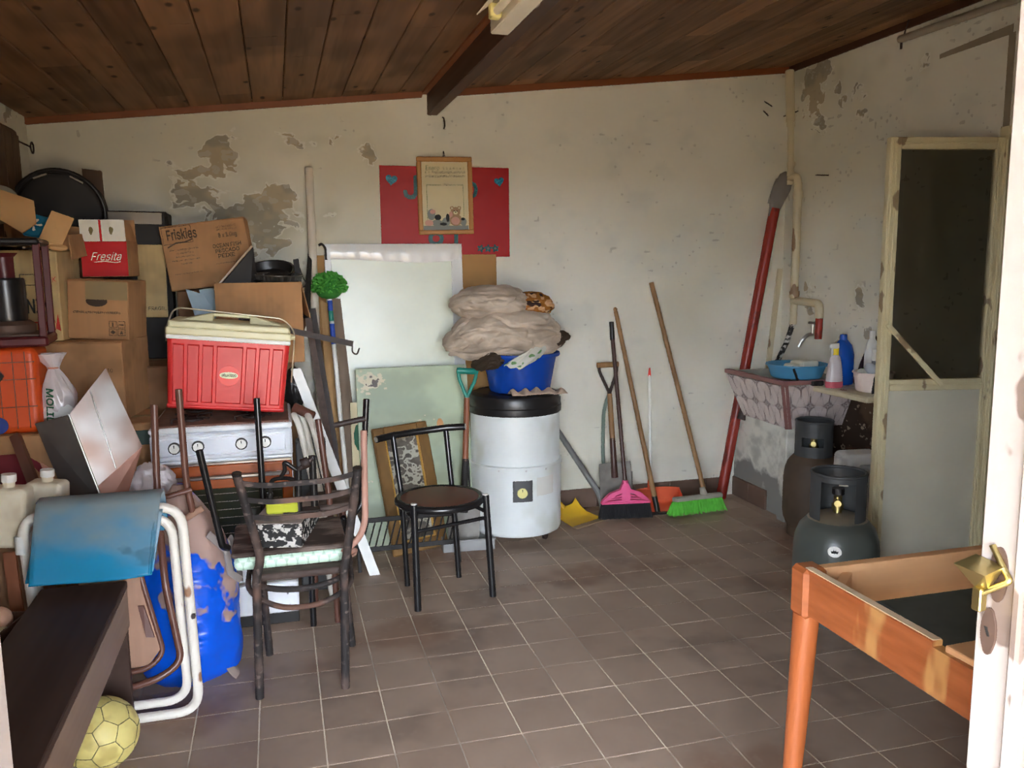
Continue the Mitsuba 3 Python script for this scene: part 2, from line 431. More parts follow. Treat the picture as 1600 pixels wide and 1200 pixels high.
mat('pvc_red', mikit.proc(chip_fn((140, 44, 32), (104, 36, 28), .6)), .4)
mat('grey_bottle', (128, 124, 120), .45)
mat('pole_grey', (206, 196, 180), .6)
mat('duster', (74, 150, 58), .9)
mat('duster_core', (50, 120, 44), .9)
mat('plank_tan', mikit.proc(wood_fn((150, 112, 66), (186, 146, 92), None, 1, 'z')), .7)
mat('plank_grey', mikit.proc(wood_fn((92, 76, 62), (134, 116, 98), None, 1, 'z')), .8)
mat('iron_dark', (48, 36, 32), .6)
mat('hardboard', (166, 124, 74), .8)
mat('sheet_white', mikit.proc(lambda p, n, uv: mix(lin(222, 226, 208), lin(206, 210, 192), fbm(p.x*5, p.y*5, p.z*5, 3))), .3, clearcoat=.3)
mat('frame_metal', (214, 214, 210), .3)
def green_fn(p, n, uv):
    m = fbm(p.x*5, p.y*5, p.z*5, 4)
    c = mix(lin(170, 182, 150), lin(146, 158, 130), smoothstep(.35, .7, m))
    e = blobs(p.x, p.z, [(.37, .86, .07, .05, 1.0)]) + (fbm(p.x*40, p.y*40, p.z*40, 3)-.5)*1.5
    c = mix(c, lin(196, 186, 156), smoothstep(.45, .5, e))
    c = mix(c, lin(74, 58, 46), smoothstep(.80, .84, e))
    s = blobs(p.x, p.z, [(.73, .62, .025, .05, 1.0)]) + (m-.5)*.8
    return mix(c, lin(196, 140, 76), smoothstep(.55, .7, s))
mat('green_board', mikit.proc(green_fn), .45)
mat('gold_frame', mikit.proc(lambda p, n, uv: mix(lin(150, 112, 62), lin(112, 82, 50), fbm(p.x*20, p.y*20, p.z*8, 3))), .45, metal=.25)
mat('gold_bead', (214, 172, 90), .35, metal=.5)
def painting_fn(p, n, uv):
    m = fbm(p.x*34, p.y*10, p.z*26, 4)
    v = dr.abs(fbm(p.x*22+5, p.y*5, p.z*22, 3)-.5)
    w = smoothstep(.075, .03, v)*smoothstep(.25, .45, noise(p.x*9, 1, p.z*5)+(p.x-.5)*2.0)
    return mix(mix(lin(56, 50, 44), lin(112, 104, 92), m), lin(176, 172, 156), w*.9)
mat('painting', mikit.proc(painting_fn), .6)
mat('grey_tray', (150, 150, 148), .5, metal=.4)
mat('spade_green', (34, 128, 112), .4)
def stickwood(a, b):
    return mikit.proc(wood_fn(a, b, None, 1.2, 'z'))
mat('stick', stickwood((118, 84, 52), (162, 122, 78)), .55)
mat('stick_red', stickwood((112, 62, 38), (150, 90, 58)), .5)
mat('stick_dark', (70, 46, 40), .35)
mat('old_steel', mikit.proc(lambda p, n, uv: mix(lin(112, 108, 102), lin(146, 142, 134), fbm(p.x*22, p.y*22, p.z*22, 3))), .6, metal=.2)
mat('seat_brown', (96, 52, 40), .45)
mat('drum_white', mikit.proc(lambda p, n, uv: mix(lin(214, 218, 216), lin(196, 198, 188), smoothstep(.5, .8, fbm(p.x*7, p.y*7, p.z*4, 3)))), .3, clearcoat=.4)
mat('sticker', (206, 204, 196), .6)
mat('plate_dark', (70, 70, 70), .5)
mat('dial_cream', (222, 212, 140), .45)
mat('tub_blue', (18, 62, 150), .32)
mat('blanket', mikit.proc(lambda p, n, uv: mix(lin(196, 180, 162), lin(164, 148, 132), smoothstep(.35, .7, fbm(p.x*9, p.y*9, p.z*9, 4)))), .95, spec=.1, sheen=.4)
def camo_fn(p, n, uv):
    m = fbm(p.x*26, p.y*26, p.z*34, 2)
    c = mix(lin(206, 164, 122), lin(150, 96, 44), smoothstep(.45, .5, m))
    return mix(c, lin(58, 44, 40), smoothstep(.6, .64, fbm(p.x*22+8, p.y*22, p.z*30, 2)))
mat('camo', mikit.proc(camo_fn), .95, spec=.1)
mat('brown_cloth', (66, 56, 46), .95, spec=.1)
mat('floral', mikit.proc(lambda p, n, uv: mix(lin(196, 196, 186), lin(104, 140, 92), smoothstep(.56, .62, fbm(p.x*30, p.y*30, p.z*30, 2)))), .95, spec=.1)
mat('rag', (176, 154, 134), .95, spec=.1)
mat('red_board', (160, 24, 28), .55)
mat('glitter', mikit.proc(lambda p, n, uv: mix(lin(20, 92, 120), lin(70, 190, 214), smoothstep(.55, .75, noise(p.x*330, p.y*10, p.z*330)))), .35)
mat('glitter_dark', mikit.proc(lambda p, n, uv: mix(lin(16, 70, 74), lin(60, 150, 150), smoothstep(.6, .8, noise(p.x*330, p.y*10, p.z*330)))), .35)
mat('pine', (176, 124, 66), .5)
mat('paper', (206, 194, 158), .8)
mat('paper_line', (120, 128, 96), .8)
mat('toy_pink', (196, 150, 136), .8)
mat('toy_tan', (160, 128, 92), .8)
mat('toy_grey', (130, 134, 128), .8)
mat('yellow_plastic', (214, 170, 40), .45)
mat('pan_lip', (150, 124, 96), .7)
mat('grey_hose', (112, 112, 110), .45)
mat('green_grey', (106, 122, 112), .5)
mat('pink_plastic', (226, 88, 138), .4)
mat('bristle_black', (24, 24, 26), .8)
mat('orange_plastic', (224, 98, 62), .45)
mat('orange_box', (206, 78, 28), .4)
mat('bristle_green', mikit.proc(lambda p, n, uv: mix(lin(70, 166, 44), lin(110, 206, 74), noise(p.x*160, p.y*160, p.z*10))), .8)
mat('grey_cap', (150, 146, 134), .6)
mat('red_tip', (222, 60, 40), .5)
def sink_tile_fn(p, n, uv):
    # flat print: medallions on a diamond lattice, joined by thin spikes
    c = mix(lin(208, 196, 192), lin(196, 182, 178), fbm(uv.x*20, uv.y*20, 1, 2))
    ink = mi.Float(0)
    for o in (0.0, .5):
        a, b = uv.x/.118+o, uv.y/.28+o
        a, b = (a-dr.floor(a)-.5)*.118, (b-dr.floor(b)-.5)*.28
        r = dr.sqrt(a*a+b*b)
        dia = dr.abs(a)*.85+dr.abs(b)
        ink = ink + smoothstep(.0285, .0265, dia)*smoothstep(.0205, .0225, dia) + smoothstep(.0165, .015, r)*smoothstep(.010, .0115, r)*.8 + smoothstep(.006, .0045, r)
        ink = ink + smoothstep(.034, .033, dia)*smoothstep(.030, .031, dia)*.6
        k = dr.abs(b)
        ink = ink + smoothstep(.001, -.001, dr.abs(a)-.0042*(1-(k-.028)/.075))*smoothstep(.027, .03, k)*smoothstep(.103, .10, k)
        ink = ink + smoothstep(.0016, .0006, dr.abs(dr.abs(a)-.030-.34*dr.maximum(k-.004, 0)))*smoothstep(.085, .075, k)*.55
    return mix(c, lin(88, 58, 58), dr.minimum(ink, 1)*.9)
mat('sink_tile', mikit.proc(sink_tile_fn), .3)
mat('sink_edge', (134, 92, 88), .4)
mat('bowl_blue', (74, 138, 176), .4)
mat('soap_white', (222, 220, 206), .7)
mat('bottle_blue', (18, 74, 168), .4)
mat('bottle_white', (214, 214, 210), .45)
mat('liquid_pink', (206, 96, 110), .3)
mat('spray_body', (206, 198, 200), .3)
mat('yellow_cap', (226, 200, 40), .4)
mat('pink_tub', (222, 206, 196), .5)
mat('label_grey', (120, 124, 130), .6)
mat('clear_grey', (176, 182, 188), .15, spec=.7)
def gas_fn(p, n, uv):
    m = fbm(p.x*7, p.y*7, p.z*7, 4)
    c = mix(lin(62, 68, 64), lin(82, 86, 80), m)
    return mix(c, lin(128, 114, 94), smoothstep(.62, .98, n.z)*smoothstep(.3, .6, m)*.9)
mat('gas_green', mikit.proc(gas_fn), .3, clearcoat=.3)
mat('gas_brown', mikit.proc(lambda p, n, uv: mix(lin(66, 54, 44), lin(92, 74, 58), fbm(p.x*8, p.y*8, p.z*8, 4))), .6)
mat('gas_collar', (62, 64, 64), .5)
mat('lamp_white', (216, 208, 190), .45)
mat('lamp_grey', (150, 140, 124), .5)
mat('tube_end', (216, 206, 140), .4)
mat('shutter', mikit.proc(wood_fn((66, 46, 32), (98, 70, 48), None, 1, 'z')), .6)
mat('lantern_red', (84, 30, 34), .35)
mat('lantern_glass', (60, 58, 54), .1, spec=.6)
mat('silver_dark', (120, 116, 110), .3, metal=.8)
mat('steel', mikit.proc(lambda p, n, uv: mix(lin(132, 128, 124), lin(112, 92, 82), smoothstep(.3, .65, fbm(p.x*6, p.y*6, p.z*6, 3)))), .3, metal=.9)
mat('steel_dull', mikit.proc(lambda p, n, uv: mix(lin(104, 98, 96), lin(132, 126, 122), fbm(p.x*9, p.y*9, p.z*9, 4))), .45, metal=.6)
mat('steel_rust', (170, 118, 98), .5, metal=.2)
mat('bag_plastic', (206, 196, 196), .25, spec=.6)
mat('powder', (236, 236, 234), .7)
mat('ink_green', (40, 92, 66), .7)
mat('jug', mikit.proc(lambda p, n, uv: mix(lin(222, 212, 188), lin(176, 152, 116), smoothstep(.5, .8, fbm(p.x*9, p.y*9, p.z*7, 4)))), .5)
mat('ink_blue', (34, 66, 160), .6)
mat('cement_patch', (146, 134, 114), .95)
mat('peach', (206, 158, 130), .7)
mat('light_blue_paper', (150, 170, 180), .6)
mat('blue_disc', (40, 62, 140), .4)
mat('green_edge', (52, 70, 62), .6)
mat('string_light', (226, 220, 206), .4)
# ================================================================ the room
XL, XR, YB, YF = -1.204, 2.98, 1.882, -1.92
def struct(name, mesh, m, label=None, smooth=False):
    t = Thing(name, kind='structure', label=label)
    return t.own(mesh, m, smooth)
# floor: bed of grout, every tile its own piece
flo = struct('floor', box(XL-.1, XR+.1, YF-.1, YB+.1, -.08, -.0018), 'grout')
tile_shape = mikit.ply(cbox(-.0977, .0977, -.0977, .0977, -.012, 0, .001), 'mat_floor_tile')
def seen(x, y, z, pad=110):
    c = np.array([x, y, z])-CAM
    d = c @ _f
    if d < .2: return False
    px, py = 800+FPX*(c @ _r2)/d, 600-FPX*(c @ _u2)/d
    return -pad < px < 1600+pad and -pad < py < 1200+pad
todo = []
for i in range(-7, 15):
    for j in range(-10, 10):
        x, y = .2*i+.1, .2*j+.1
        if x > XR or y > YB+.02 or x < XL or y < YF: continue
        if x < -.6 and y > -.3: hid = True
        elif x < -.05 and y > .75: hid = True
        else: hid = not seen(x, y, 0)
        todo.append((hid, (x-CAM[0])**2+(y-CAM[1])**2, x, y))
todo.sort()
rest = []
for k, (hid, d, x, y) in enumerate(todo):
    sx = 1.0; 
    if hid or k >= 296:
        rest.append(move(cbox(-.0977, .0977, -.0977, .0977, -.012, 0, .001), TR(x, y, 0))); continue
    key = numbered('floor__tile')
    w = rng.normal(0, .0004, 2)
    scene[key] = {**tile_shape, 'to_world': mi.ScalarTransform4f((TR(x, y, rng.uniform(-.0006, .0002)) @ RX(math.degrees(w[0])) @ RY(math.degrees(w[1]))).tolist())}
rk = numbered('floor__tile_bed')
scene[rk] = mikit.ply(cat(*rest), 'mat_floor_tile'); labels[rk] = {'kind': 'stuff'}

# walls
def wall_prism(pts, axis, a, b):
    m = prism(pts, b-a)
    if axis == 'y':
        m = move(m, UPRIGHT); m.apply_translation([0, b, 0])
    else:
        m = move(m, RZ(90) @ RX(90)); m.apply_translation([a, 0, 0])
    return m
zl, zr = ceil_z(XL)+.25, ceil_z(XR)+.25
def sheet_wall(quads, th):
    return cat(*[panel3(q, th) for q in quads])
struct('wall_back', wall_prism([(XL-.2, -.08), (XR+.2, -.08), (XR+.2, zr+.1), (XL-.2, zl)], 'y', YB, YB+.2), 'wall')
struct('wall_right', wall_prism([(YF-.2, -.08), (YB, -.08), (YB, zr), (YF-.2, zr)], 'x', XR, XR+.2), 'wall')
struct('wall_left', wall_prism([(YF-.2, -.08), (YB, -.08), (YB, zl), (YF-.2, zl)], 'x', XL-.2, XL), 'wall')
DX0, DX1, DZ = -.40, .96, 2.0     # the doorway the photograph was taken through
fw = Polygon([(XL, -.08), (XR, -.08), (XR, zr), (XL, zl)]).difference(sbox(DX0, -.2, DX1, DZ))
struct('wall_front', wall_prism(fw, 'y', YF-.16, YF), 'wall_plain')
# ceiling: sloping deck with planks below it
def on_slope(x0, x1, y0, y1, drop0, drop1):
    v = [(x, y, ceil_z(x)+d) for x in (x0, x1) for y in (y0, y1) for d in (drop0, drop1)]
    return trimesh.Trimesh(np.array(v)).convex_hull
cei = struct('ceiling', on_slope(XL-.2, XR+.2, YF-.2, YB+.2, .022, .12), 'dark_gap')
for k in range(int((XR-XL)/.15)+1):
    x0, x1 = XL+k*.15+.0015, min(XL+(k+1)*.15-.0015, XR)
    if x1-x0 < .01: continue
    cut = [YF] + ([[.92, .35, -.1, .60][k % 4] + rng.uniform(-.04, .04)]) + [YB]
    for a, b in zip(cut[:-1], cut[1:]):
        v = []
        for (xx, dz) in ((x0, .004), (x0+.004, 0), (x1-.004, 0), (x1, .004), (x1, .024), (x0, .024)):
            for yy in (a+.0008, b-.0008):
                v.append((xx, yy, ceil_z(xx)+dz))
        cei.part('plank', trimesh.Trimesh(np.array(v)).convex_hull, 'ceiling')
bz = ceil_z(.775)
beam = cei.part('beam', cbox(.750, .806, YF, YB, 2.270, bz+.02, .004), 'beam', label='dark brown timber beam running under the ceiling boards')
cei.part('beam_fillet', cat(box(.722, .750, YF, YB, ceil_z(.722)-.012, bz+.02)), 'trim_wood')
t = struct('trim_1', on_slope(XL, .722, YB-.022, YB, -.030, .01), 'trim_wood', 'reddish brown wooden strip where back wall meets ceiling')
t.part('strip', on_slope(.806, XR, YB-.022, YB, -.034, .01), 'trim_wood')
struct('trim_2', on_slope(XR-.02, XR, YF, YB-.022, -.035, .01), 'beam', 'dark wooden strip where right wall meets ceiling')
# skirting tiles
bb = struct('baseboard_back', box(XL, 2.62, YB-.006, YB, 0, .118), 'grout')
x = XL
while x < 2.62:
    x1 = min(x+.245, 2.62)
    if x > .2: bb.part('tile', cbox(x+.002, x1-.002, YB-.014, YB-.005, .002, .12, .0015), 'skirting')
    x += .245
# front door: white leaf at the right of the doorway, jamb at its left
jam = struct('trim_3', cat(cbox(-.40, -.352, YF-.18, YF+.02, 0, DZ+.03, .004), cbox(-.352, DX1, YF-.18, YF+.02, DZ-.02, DZ+.03, .004)), 'door_white', 'white painted jamb of the front doorway')
Td = at(.842, -1.885, 0, rz=-82)
dr1 = Thing('door_1', kind='structure', T=Td, label='white chipped front door leaf with brass lever handle')
dr1.own(cat(cbox(0, .055, -.022, .022, .01, 2.17, .003), cbox(.055, .62, -.012, .012, .01, 2.17, .003)), 'door_white')
dr1.part('moulding', cat(cbox(.053, .068, -.030, -.010, .02, 2.15, .004), cbox(.080, .10, -.020, -.010, .02, 2.15, .003)), 'door_white')
pl = dr1.part('escutcheon', move(prism_y(Polygon([(.011*math.cos(a), .030*math.sin(a)*(1.0 if abs(math.sin(a)) < .9 else 1.1)) for a in np.linspace(0, 2*np.pi, 28, endpoint=False)]), .004), TR(.022, -.022, .968)), 'iron_brown', label='oval brown keyhole plate')
pl.part('keyhole', move(prism_y([(-.003, .0), (.001, .0), (.005, -.012), (.002, -.013)], .0012), TR(.020, -.0258, .974)), 'black_matte')
dr1.part('rose', move(prism_y(Polygon([(.013*math.cos(a), .038*math.sin(a)) for a in np.linspace(0, 2*np.pi, 28, endpoint=False)]), .003), TR(.030, -.022, 1.050)), 'iron_brown')
hp = [(.020, -.026, 1.088), (.046, -.030, 1.056), (.052, -.032, 1.050), (.024, -.044, 1.026)]
hdl = dr1.part('handle', tube(fillet(hp, .004), .0042, 8), 'brass', True, label='angular brass lever handle')
lev = [(-.030, -.02, 1.066), (.020, -.05, 1.067), (.020, -.06, 1.038), (.010, -.07, 1.022), (.006, -.02, 1.030), (.022, -.08, 1.020)]
hdl.part('grip', trimesh.Trimesh(np.array([(.008, -.082, 1.068), (.050, -.078, 1.064), (-.004, -.024, 1.068), (.042, -.028, 1.066), (.012, -.044, 1.030), (.026, -.036, 1.028), (.030, -.030, 1.042)])).convex_hull, 'brass')
hdl.part('stem', cbox(.012, .026, -.050, -.036, 1.000, 1.032, .002), 'brass')
# porch roof over the patio
struct('ceiling', box(-3.2, 1.5, YF-2.4, YF-.16, 2.32, 2.42), 'porch', 'porch roof outside the front door')
struct('wall_front', box(-3.2, -3.06, YF-2.4, YF-.16, -.04, 2.32), 'porch', 'left side wall of the porch')
struct('wall_front', box(1.10, 1.24, YF-2.4, YF-.16, -.04, 2.32), 'porch', 'right side wall of the porch')
# patio outside
struct('floor', box(-8, 8, -12, YF-.1, -.12, -.04), 'patio', 'concrete patio outside the front door')

# right: glazed door leaf standing open from the right wall
Tl = at(2.972, .235, 0, rz=180-11.5)
w = .525
d2 = Thing('door_2', kind='structure', T=Tl, label='cream glazed door leaf standing open beside the gas bottles')
# local x runs from the hinge to the free edge; local y: -0.02..0.02
d2.own(cat(cbox(.045, w-.045, -.007, .007, .05, .90, .002)), 'leaf_panel')
for a, b in ((0, .05), (w-.05, w)):
    d2.part('stile', cat(cbox(a, b, -.018, .018, .02, 1.985, .003), cbox(a+.016, a+.022, .016, .022, .03, 1.97, .002), cbox(b-.016, b-.011, .016, .022, .03, 1.97, .002)), 'leaf_frame')
for a, b in ((.02, .07), (.895, .945), (1.935, 1.985)):
    d2.part('rail', cat(cbox(.05, w-.05, -.017, .017, a, b, .003), cbox(.05, w-.05, .014, .021, (a+b)/2-.004, (a+b)/2+.006, .002)), 'leaf_frame')
d2.part('pane', grid(lambda u, v: (.045+u*(w-.09), 0, .94+v*1.0), 2, 2), 'smoked', label='dark glass pane')
d2.part('brace', move(cbox(-.012, .012, .006, .016, -.19, .19, .003), TR(w-.155, .012, 1.055) @ RY(44)), 'leaf_frame', label='diagonal cream batten across the glass corner')
for zz in (.25, 1.0, 1.75):
    d2.part('hinge', cyl(.008, zz-.04, zz+.04, 10), 'iron_brown', True)
# dark doorway behind the leaf, in the right wall
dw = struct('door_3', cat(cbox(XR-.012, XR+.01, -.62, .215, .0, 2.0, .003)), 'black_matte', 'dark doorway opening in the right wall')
dw.part('jamb', cat(cbox(XR-.03, XR+.01, .205, .255, 0, 2.03, .003), cbox(XR-.03, XR+.01, -.66, .205, 1.99, 2.03, .003)), 'leaf_frame')
# cement-filled pipe chase
cp = Thing('cement_strip', 'grey cement patch along a filled pipe chase on the right wall', 'cement patch')
cp.part('run', panel3([(XR, .66, 2.425), (XR, .25, 2.455), (XR, .25, 2.415), (XR, .66, 2.405)], .006), 'cement_patch')
cp.part('drop', panel3([(XR, .268, 2.42), (XR, .235, 2.42), (XR, .235, 2.03), (XR, .268, 2.03)], .006), 'cement_patch')
# shuttered window on the left wall
wn = struct('window_1', cbox(XL-.01, XL+.035, 1.10, 1.575, 1.25, 2.085, .012), 'shutter', 'dark wooden shutter on the left wall')
wn.part('board', cat(*[cbox(XL+.03, XL+.042, 1.12+i*.113, 1.12+i*.113+.108, 1.27, 2.06, .004) for i in range(4)]), 'shutter')
hk = Thing('wall_hook', 'thin dark iron hook with a ring beside the wooden shutter', 'hook')
hk.part('shank', tube([(XL+.04, 1.56, 2.035), (XL+.05, 1.66, 2.03), (XL+.05, 1.72, 2.03)], .004, 6), 'iron_dark', True)
hk.part('ring', tube([(XL+.05, 1.745+.025*math.cos(a), 2.03+.025*math.sin(a)) for a in np.linspace(0, 2*np.pi, 16, endpoint=False)], .004, 6, closed=True), 'iron_dark', True)
# ================================================================ on and against the back wall
t = Thing('red_board', 'red poster board with blue glitter hearts hanging behind the calendar', 'board')
t.part('sheet', cbox(.482, 1.203, YB-.012, YB-.006, 1.51, 2.0, .001), 'red_board')
YR = YB-.0125
def flat(poly, x, z, y=YR, d=.0015, rot=0, s=1.0):
    return move(prism_y(poly, d), TR(x, y, z) @ RY(-rot) @ np.diag([s, 1, s, 1.0]))
heart = Polygon([(16*math.sin(a)**3/17, (13*math.cos(a)-5*math.cos(2*a)-2*math.cos(3*a)-math.cos(4*a))/17) for a in np.linspace(0, 2*np.pi, 40, endpoint=False)])
t.part('heart', flat(heart, .545, 1.925, rot=-8, s=.034), 'glitter', label='blue glitter heart')
t.part('heart', flat(heart, 1.145, 1.925, rot=10, s=.030), 'glitter', label='blue glitter heart')
def stroke(pts, w):
    return LineString(pts).buffer(w)
t.part('letter', flat(stroke([(.676, 1.94), (.676, 1.855), (.662, 1.835), (.64, 1.833), (.622, 1.845), (.618, 1.862)], .011), 0, 0), 'glitter_dark', label='glitter letter partly hidden by the calendar')
t.part('letter', flat(stroke([(.985, 1.915), (1.005, 1.905), (1.013, 1.88), (1.005, 1.85), (.985, 1.84)], .010), 0, 0), 'glitter_dark', label='glitter letter partly hidden by the calendar')
t.part('letter', flat(stroke([(.782+.032*math.cos(a), 1.612+.030*math.sin(a)) for a in np.linspace(0, 2*np.pi, 24)], .011), 0, 0), 'glitter_dark', label='glitter letter partly hidden by the calendar')
t.part('letter', flat(stroke([(.895, 1.645), (.895, 1.585)], .011), 0, 0), 'glitter_dark', label='glitter letter partly hidden by the calendar')
for k in range(3):
    fl = Polygon([((.0175+.005*math.cos(5*a))*math.cos(a), (.0175+.005*math.cos(5*a))*math.sin(a)) for a in np.linspace(0, 2*np.pi, 40, endpoint=False)])
    f_ = t.part('flower', flat(fl, 1.035+.042*k, 1.557, rot=k*14), 'glitter_dark')
    f_.part('centre', flat(Point(0, 0).buffer(.007), 1.035+.042*k, 1.557, y=YR-.0015), 'silver_dark')

Tc = at(.836, YB-.016, 1.842, ry=-.8)
t = Thing('calendar', 'framed wall calendar with a teddy bear drawing on the red board', 'calendar', Tc)
W, H = .153, .208
t.part('backing', cbox(-W+.01, W-.01, -.008, -.001, -H+.01, H-.01, .001), 'paper')
for a in ((-W, W, H-.026, H), (-W, W, -H, -H+.024), ):
    t.part('frame', cbox(a[0], a[1], -.022, 0, a[2], a[3], .004), 'pine')
for a in ((-W, -W+.024), (W-.024, W)):
    t.part('frame', cbox(a[0], a[1], -.021, 0, -H+.022, H-.024, .004), 'pine')
t.part('lettering', move(text('Enero', .024, .0006, .075), TR(-.105, -.008, .138) @ UPRIGHT), 'paper_line')
nums = []
n = 1
for r_, (cnt, x0) in enumerate(((7, -.010), (12, -.108), (12, -.108))):
    for k in range(cnt):
        nums.append(move(text(str(n), .0105, .0006), TR(x0+k*.0187, -.008, .142-r_*.0205) @ UPRIGHT)); n += 1
t.part('numbers', cat(*nums), 'ink')
box_out = sbox(-.103, -.15, .103, .060).difference(sbox(-.1005, -.1475, .1005, .0575)).difference(sbox(-.022, .05, .022, .07))
t.part('border', move(prism_y(box_out, .0006), TR(0, -.008, 0)), 'paper_line')
t.part('title', move(text('1987', .009, .0006), TR(-.012, -.008, .056) @ UPRIGHT), 'ink')
def disc(x, z, rx, rz=None, y=-.008, d=.001):
    return move(prism_y([(rx*math.cos(a), (rz or rx)*math.sin(a)) for a in np.linspace(0, 2*np.pi, 24, endpoint=False)], d), TR(x, y, z))
bear = t.part('bear', cat(disc(.055, -.085, .027, .025), disc(.035, -.066, .011), disc(.076, -.066, .011), disc(.055, -.13, .035, .032)), 'toy_tan', label='teddy bear drawing')
bear.part('face', cat(disc(.055, -.091, .012, .010, -.009), disc(.035, -.066, .006, None, -.009), disc(.076, -.066, .006, None, -.009)), 'paper')
bear.part('dress', cat(disc(.053, -.135, .024, .022, -.009)), 'toy_pink')
bear.part('eyes', cat(disc(.047, -.081, .003, None, -.0095), disc(.063, -.081, .003, None, -.0095), disc(.055, -.088, .004, .003, -.0098)), 'ink')
for a_ in ((-.08, -.10, .022, .030), (-.05, -.145, .030, .018), (.0, -.14, .022, .024), (.098, -.14, .018, .022)):
    t.part('toy', disc(*a_), 'toy_grey')
for a_ in ((-.073, -.085, .016, .012, -.009), (-.095, -.145, .024, .016, -.009), (.028, -.10, .010, .016, -.009)):
    t.part('toy', disc(*a_), 'toy_pink')
for a_ in ((-.045, -.115, .018, .015, -.0088), (.01, -.118, .010, .022, -.009), (-.015, -.152, .02, .008, -.0095), (.095, -.125, .010, .008, -.0095)):
    t.part('toy', disc(*a_), 'ink')
t.part('ground', move(prism_y(sbox(-.125, -.186, .125, -.160), .0008), TR(0, -.0078, 0)), 'toy_grey')
t.part('hanger', cat(tube([(-.006, -.01, H-.006), (0, -.012, H+.028), (.006, -.01, H-.006)], .0022, 6), cyl(.004, H+.02, H+.032, 8)), 'iron_dark', label='wire hanging loop')

Tb = frame((.62, 1.795, .02), (.62, 1.862, 1.52))
t = Thing('hardboard_sheet', 'brown hardboard sheet standing behind the white framed panel', 'board')
t.own(move(cbox(-.50, .49, -.004, .004, 0, 1.505, .001), Tb), 'hardboard')
Tw = frame((.545, 1.725, .012), (.545, 1.842, 1.585))
t = Thing('whiteboard', 'large white panel with a pale metal frame leaning on the back wall', 'panel', Tw)
w, L = .372, 1.575
t.part('sheet', cbox(-w+.01, w-.01, -.004, .006, .01, L-.01, .001), 'sheet_white')
t.part('frame', cbox(-w, -w+.062, -.008, .012, 0, L, .003), 'frame_metal', label='pale metal frame')
t.part('frame', cbox(w-.034, w, -.008, .012, 0, L, .003), 'frame_metal', label='pale metal frame')
t.part('frame', cbox(-w+.062, w-.034, -.008, .010, L-.03, L, .003), 'frame_metal', label='pale metal frame')
t.part('frame', cbox(-w+.062, w-.034, -.008, .010, 0, .05, .003), 'frame_metal', label='pale metal frame')
def wrap(u, v):
    x = -w+.02+u*(2*w-.05)
    s = .0015*math.sin(u*23)+.0015*math.sin(u*61+v*3)
    return (x, .011+.006*math.sin(v*3.14)+s*v, L-.004-v*(.088+.010*math.sin(u*5)))
t.part('plastic_wrap', grid(wrap, 60, 10, .0008), 'film', True, label='shiny plastic film folded over the top')

Tg = frame((.595, 1.478, .004), (.595, 1.66, .935))
t = Thing('green_board', 'pale green stained board leaning against the white panel', 'board')
t.own(move(cbox(-.298, .298, -.007, .007, 0, .945, .002), Tg), 'green_board')

Tp = frame((.575, 1.405, .012), (.50, 1.60, .64)) 
Tp = TR(.575, 1.385, .005) @ RZ(14) @ RX(-16) @ RY(-2.8)
t = Thing('picture_frame', 'gilt framed dark painting of pale branches leaning on the green board', 'picture', Tp)
w, H = .153, .66
t.part('canvas', cbox(-w+.06, w-.06, -.006, 0, .06, H-.06, .001), 'painting')
def moulding(x0, x1, z0, z1):
    return cat(cbox(x0, x1, -.022, .006, z0, z1, .006))
for a in ((-w, -w+.062, 0, H), (w-.062, w, 0, H), (-w+.06, w-.06, H-.062, H), (-w+.06, w-.06, 0, .062)):
    t.part('frame', moulding(*a), 'gold_frame')
for a in ((-w+.060, -w+.068, .06, H-.06), (w-.068, w-.060, .06, H-.06), (-w+.06, w-.06, H-.068, H-.060), (-w+.06, w-.06, .060, .068)):
    t.part('bead', cbox(a[0], a[1], -.020, -.004, a[2], a[3], .002), 'gold_bead')

# slim things standing left of the white panel
t = Thing('plastic_pole', 'thick pale grey pole standing tallest against the back wall', 'pole')
t.own(tube([(.135, 1.66, .0), (.112, 1.78, 1.0), (.112, 1.84, 1.975)], .021, 16), 'pole_grey', 35)
t = Thing('feather_duster', 'green round-headed ceiling duster with a striped handle', 'duster')
p0, p1 = np.array([.245, 1.60, .0]), np.array([.182, 1.70, 1.33])
hd = []
r_ = np.random.default_rng(3)
for k in range(620):
    d = r_.normal(size=3); d /= np.linalg.norm(d)
    if d[2] < -.35: continue
    e = np.array([.10, .10, .085])*d*r_.uniform(.85, 1.02)
    hd.append(rod(p1+np.array([0, 0, .03])+e*.25, p1+np.array([0, 0, .03])+e, .0030, 4, .0046))
t.part('bristles', cat(*hd), 'duster', kind='stuff')
t.part('core', move(blob((0, 0, .03), (.075, .075, .065), .1, 3, 2), TR(*p1)), 'duster_core', True)
def along(a, b, s):
    return a+(b-a)*s
t.part('handle', rod(p0, p1, .012), 'white_plastic', True)
for s0, s1, m_ in ((.93, .97, 'ink_blue'), (.89, .93, 'spade_green'), (.80, .88, 'ink_blue')):
    t.part('sleeve', rod(along(p0, p1, s0), along(p0, p1, s1), .0128), m_, True, label='blue and green sleeve')
t = Thing('tan_plank', 'curved-edge tan plank standing between pole and duster', 'plank')
t.own(panel3([(.170, 1.70, 0), (.245, 1.70, 0), (.185, 1.785, 1.27), (.140, 1.785, 1.29)], .012), 'plank_tan')
t = Thing('dark_strip', 'thin dark bowed wooden strip in front of the tan plank', 'strip')
t.own(tube([(.20, 1.50, 0), (.175, 1.60, .55), (.128, 1.66, .95), (.098, 1.72, 1.25)], 1, flat=(.014, .006), up=(0, 1, 0)), 'iron_dark')
t = Thing('metal_tube', 'thin shiny metal tube standing behind the striped duster handle', 'tube')
t.own(tube([(.275, 1.66, 0), (.235, 1.745, 1.0)], .009, 10), 'chrome', True)
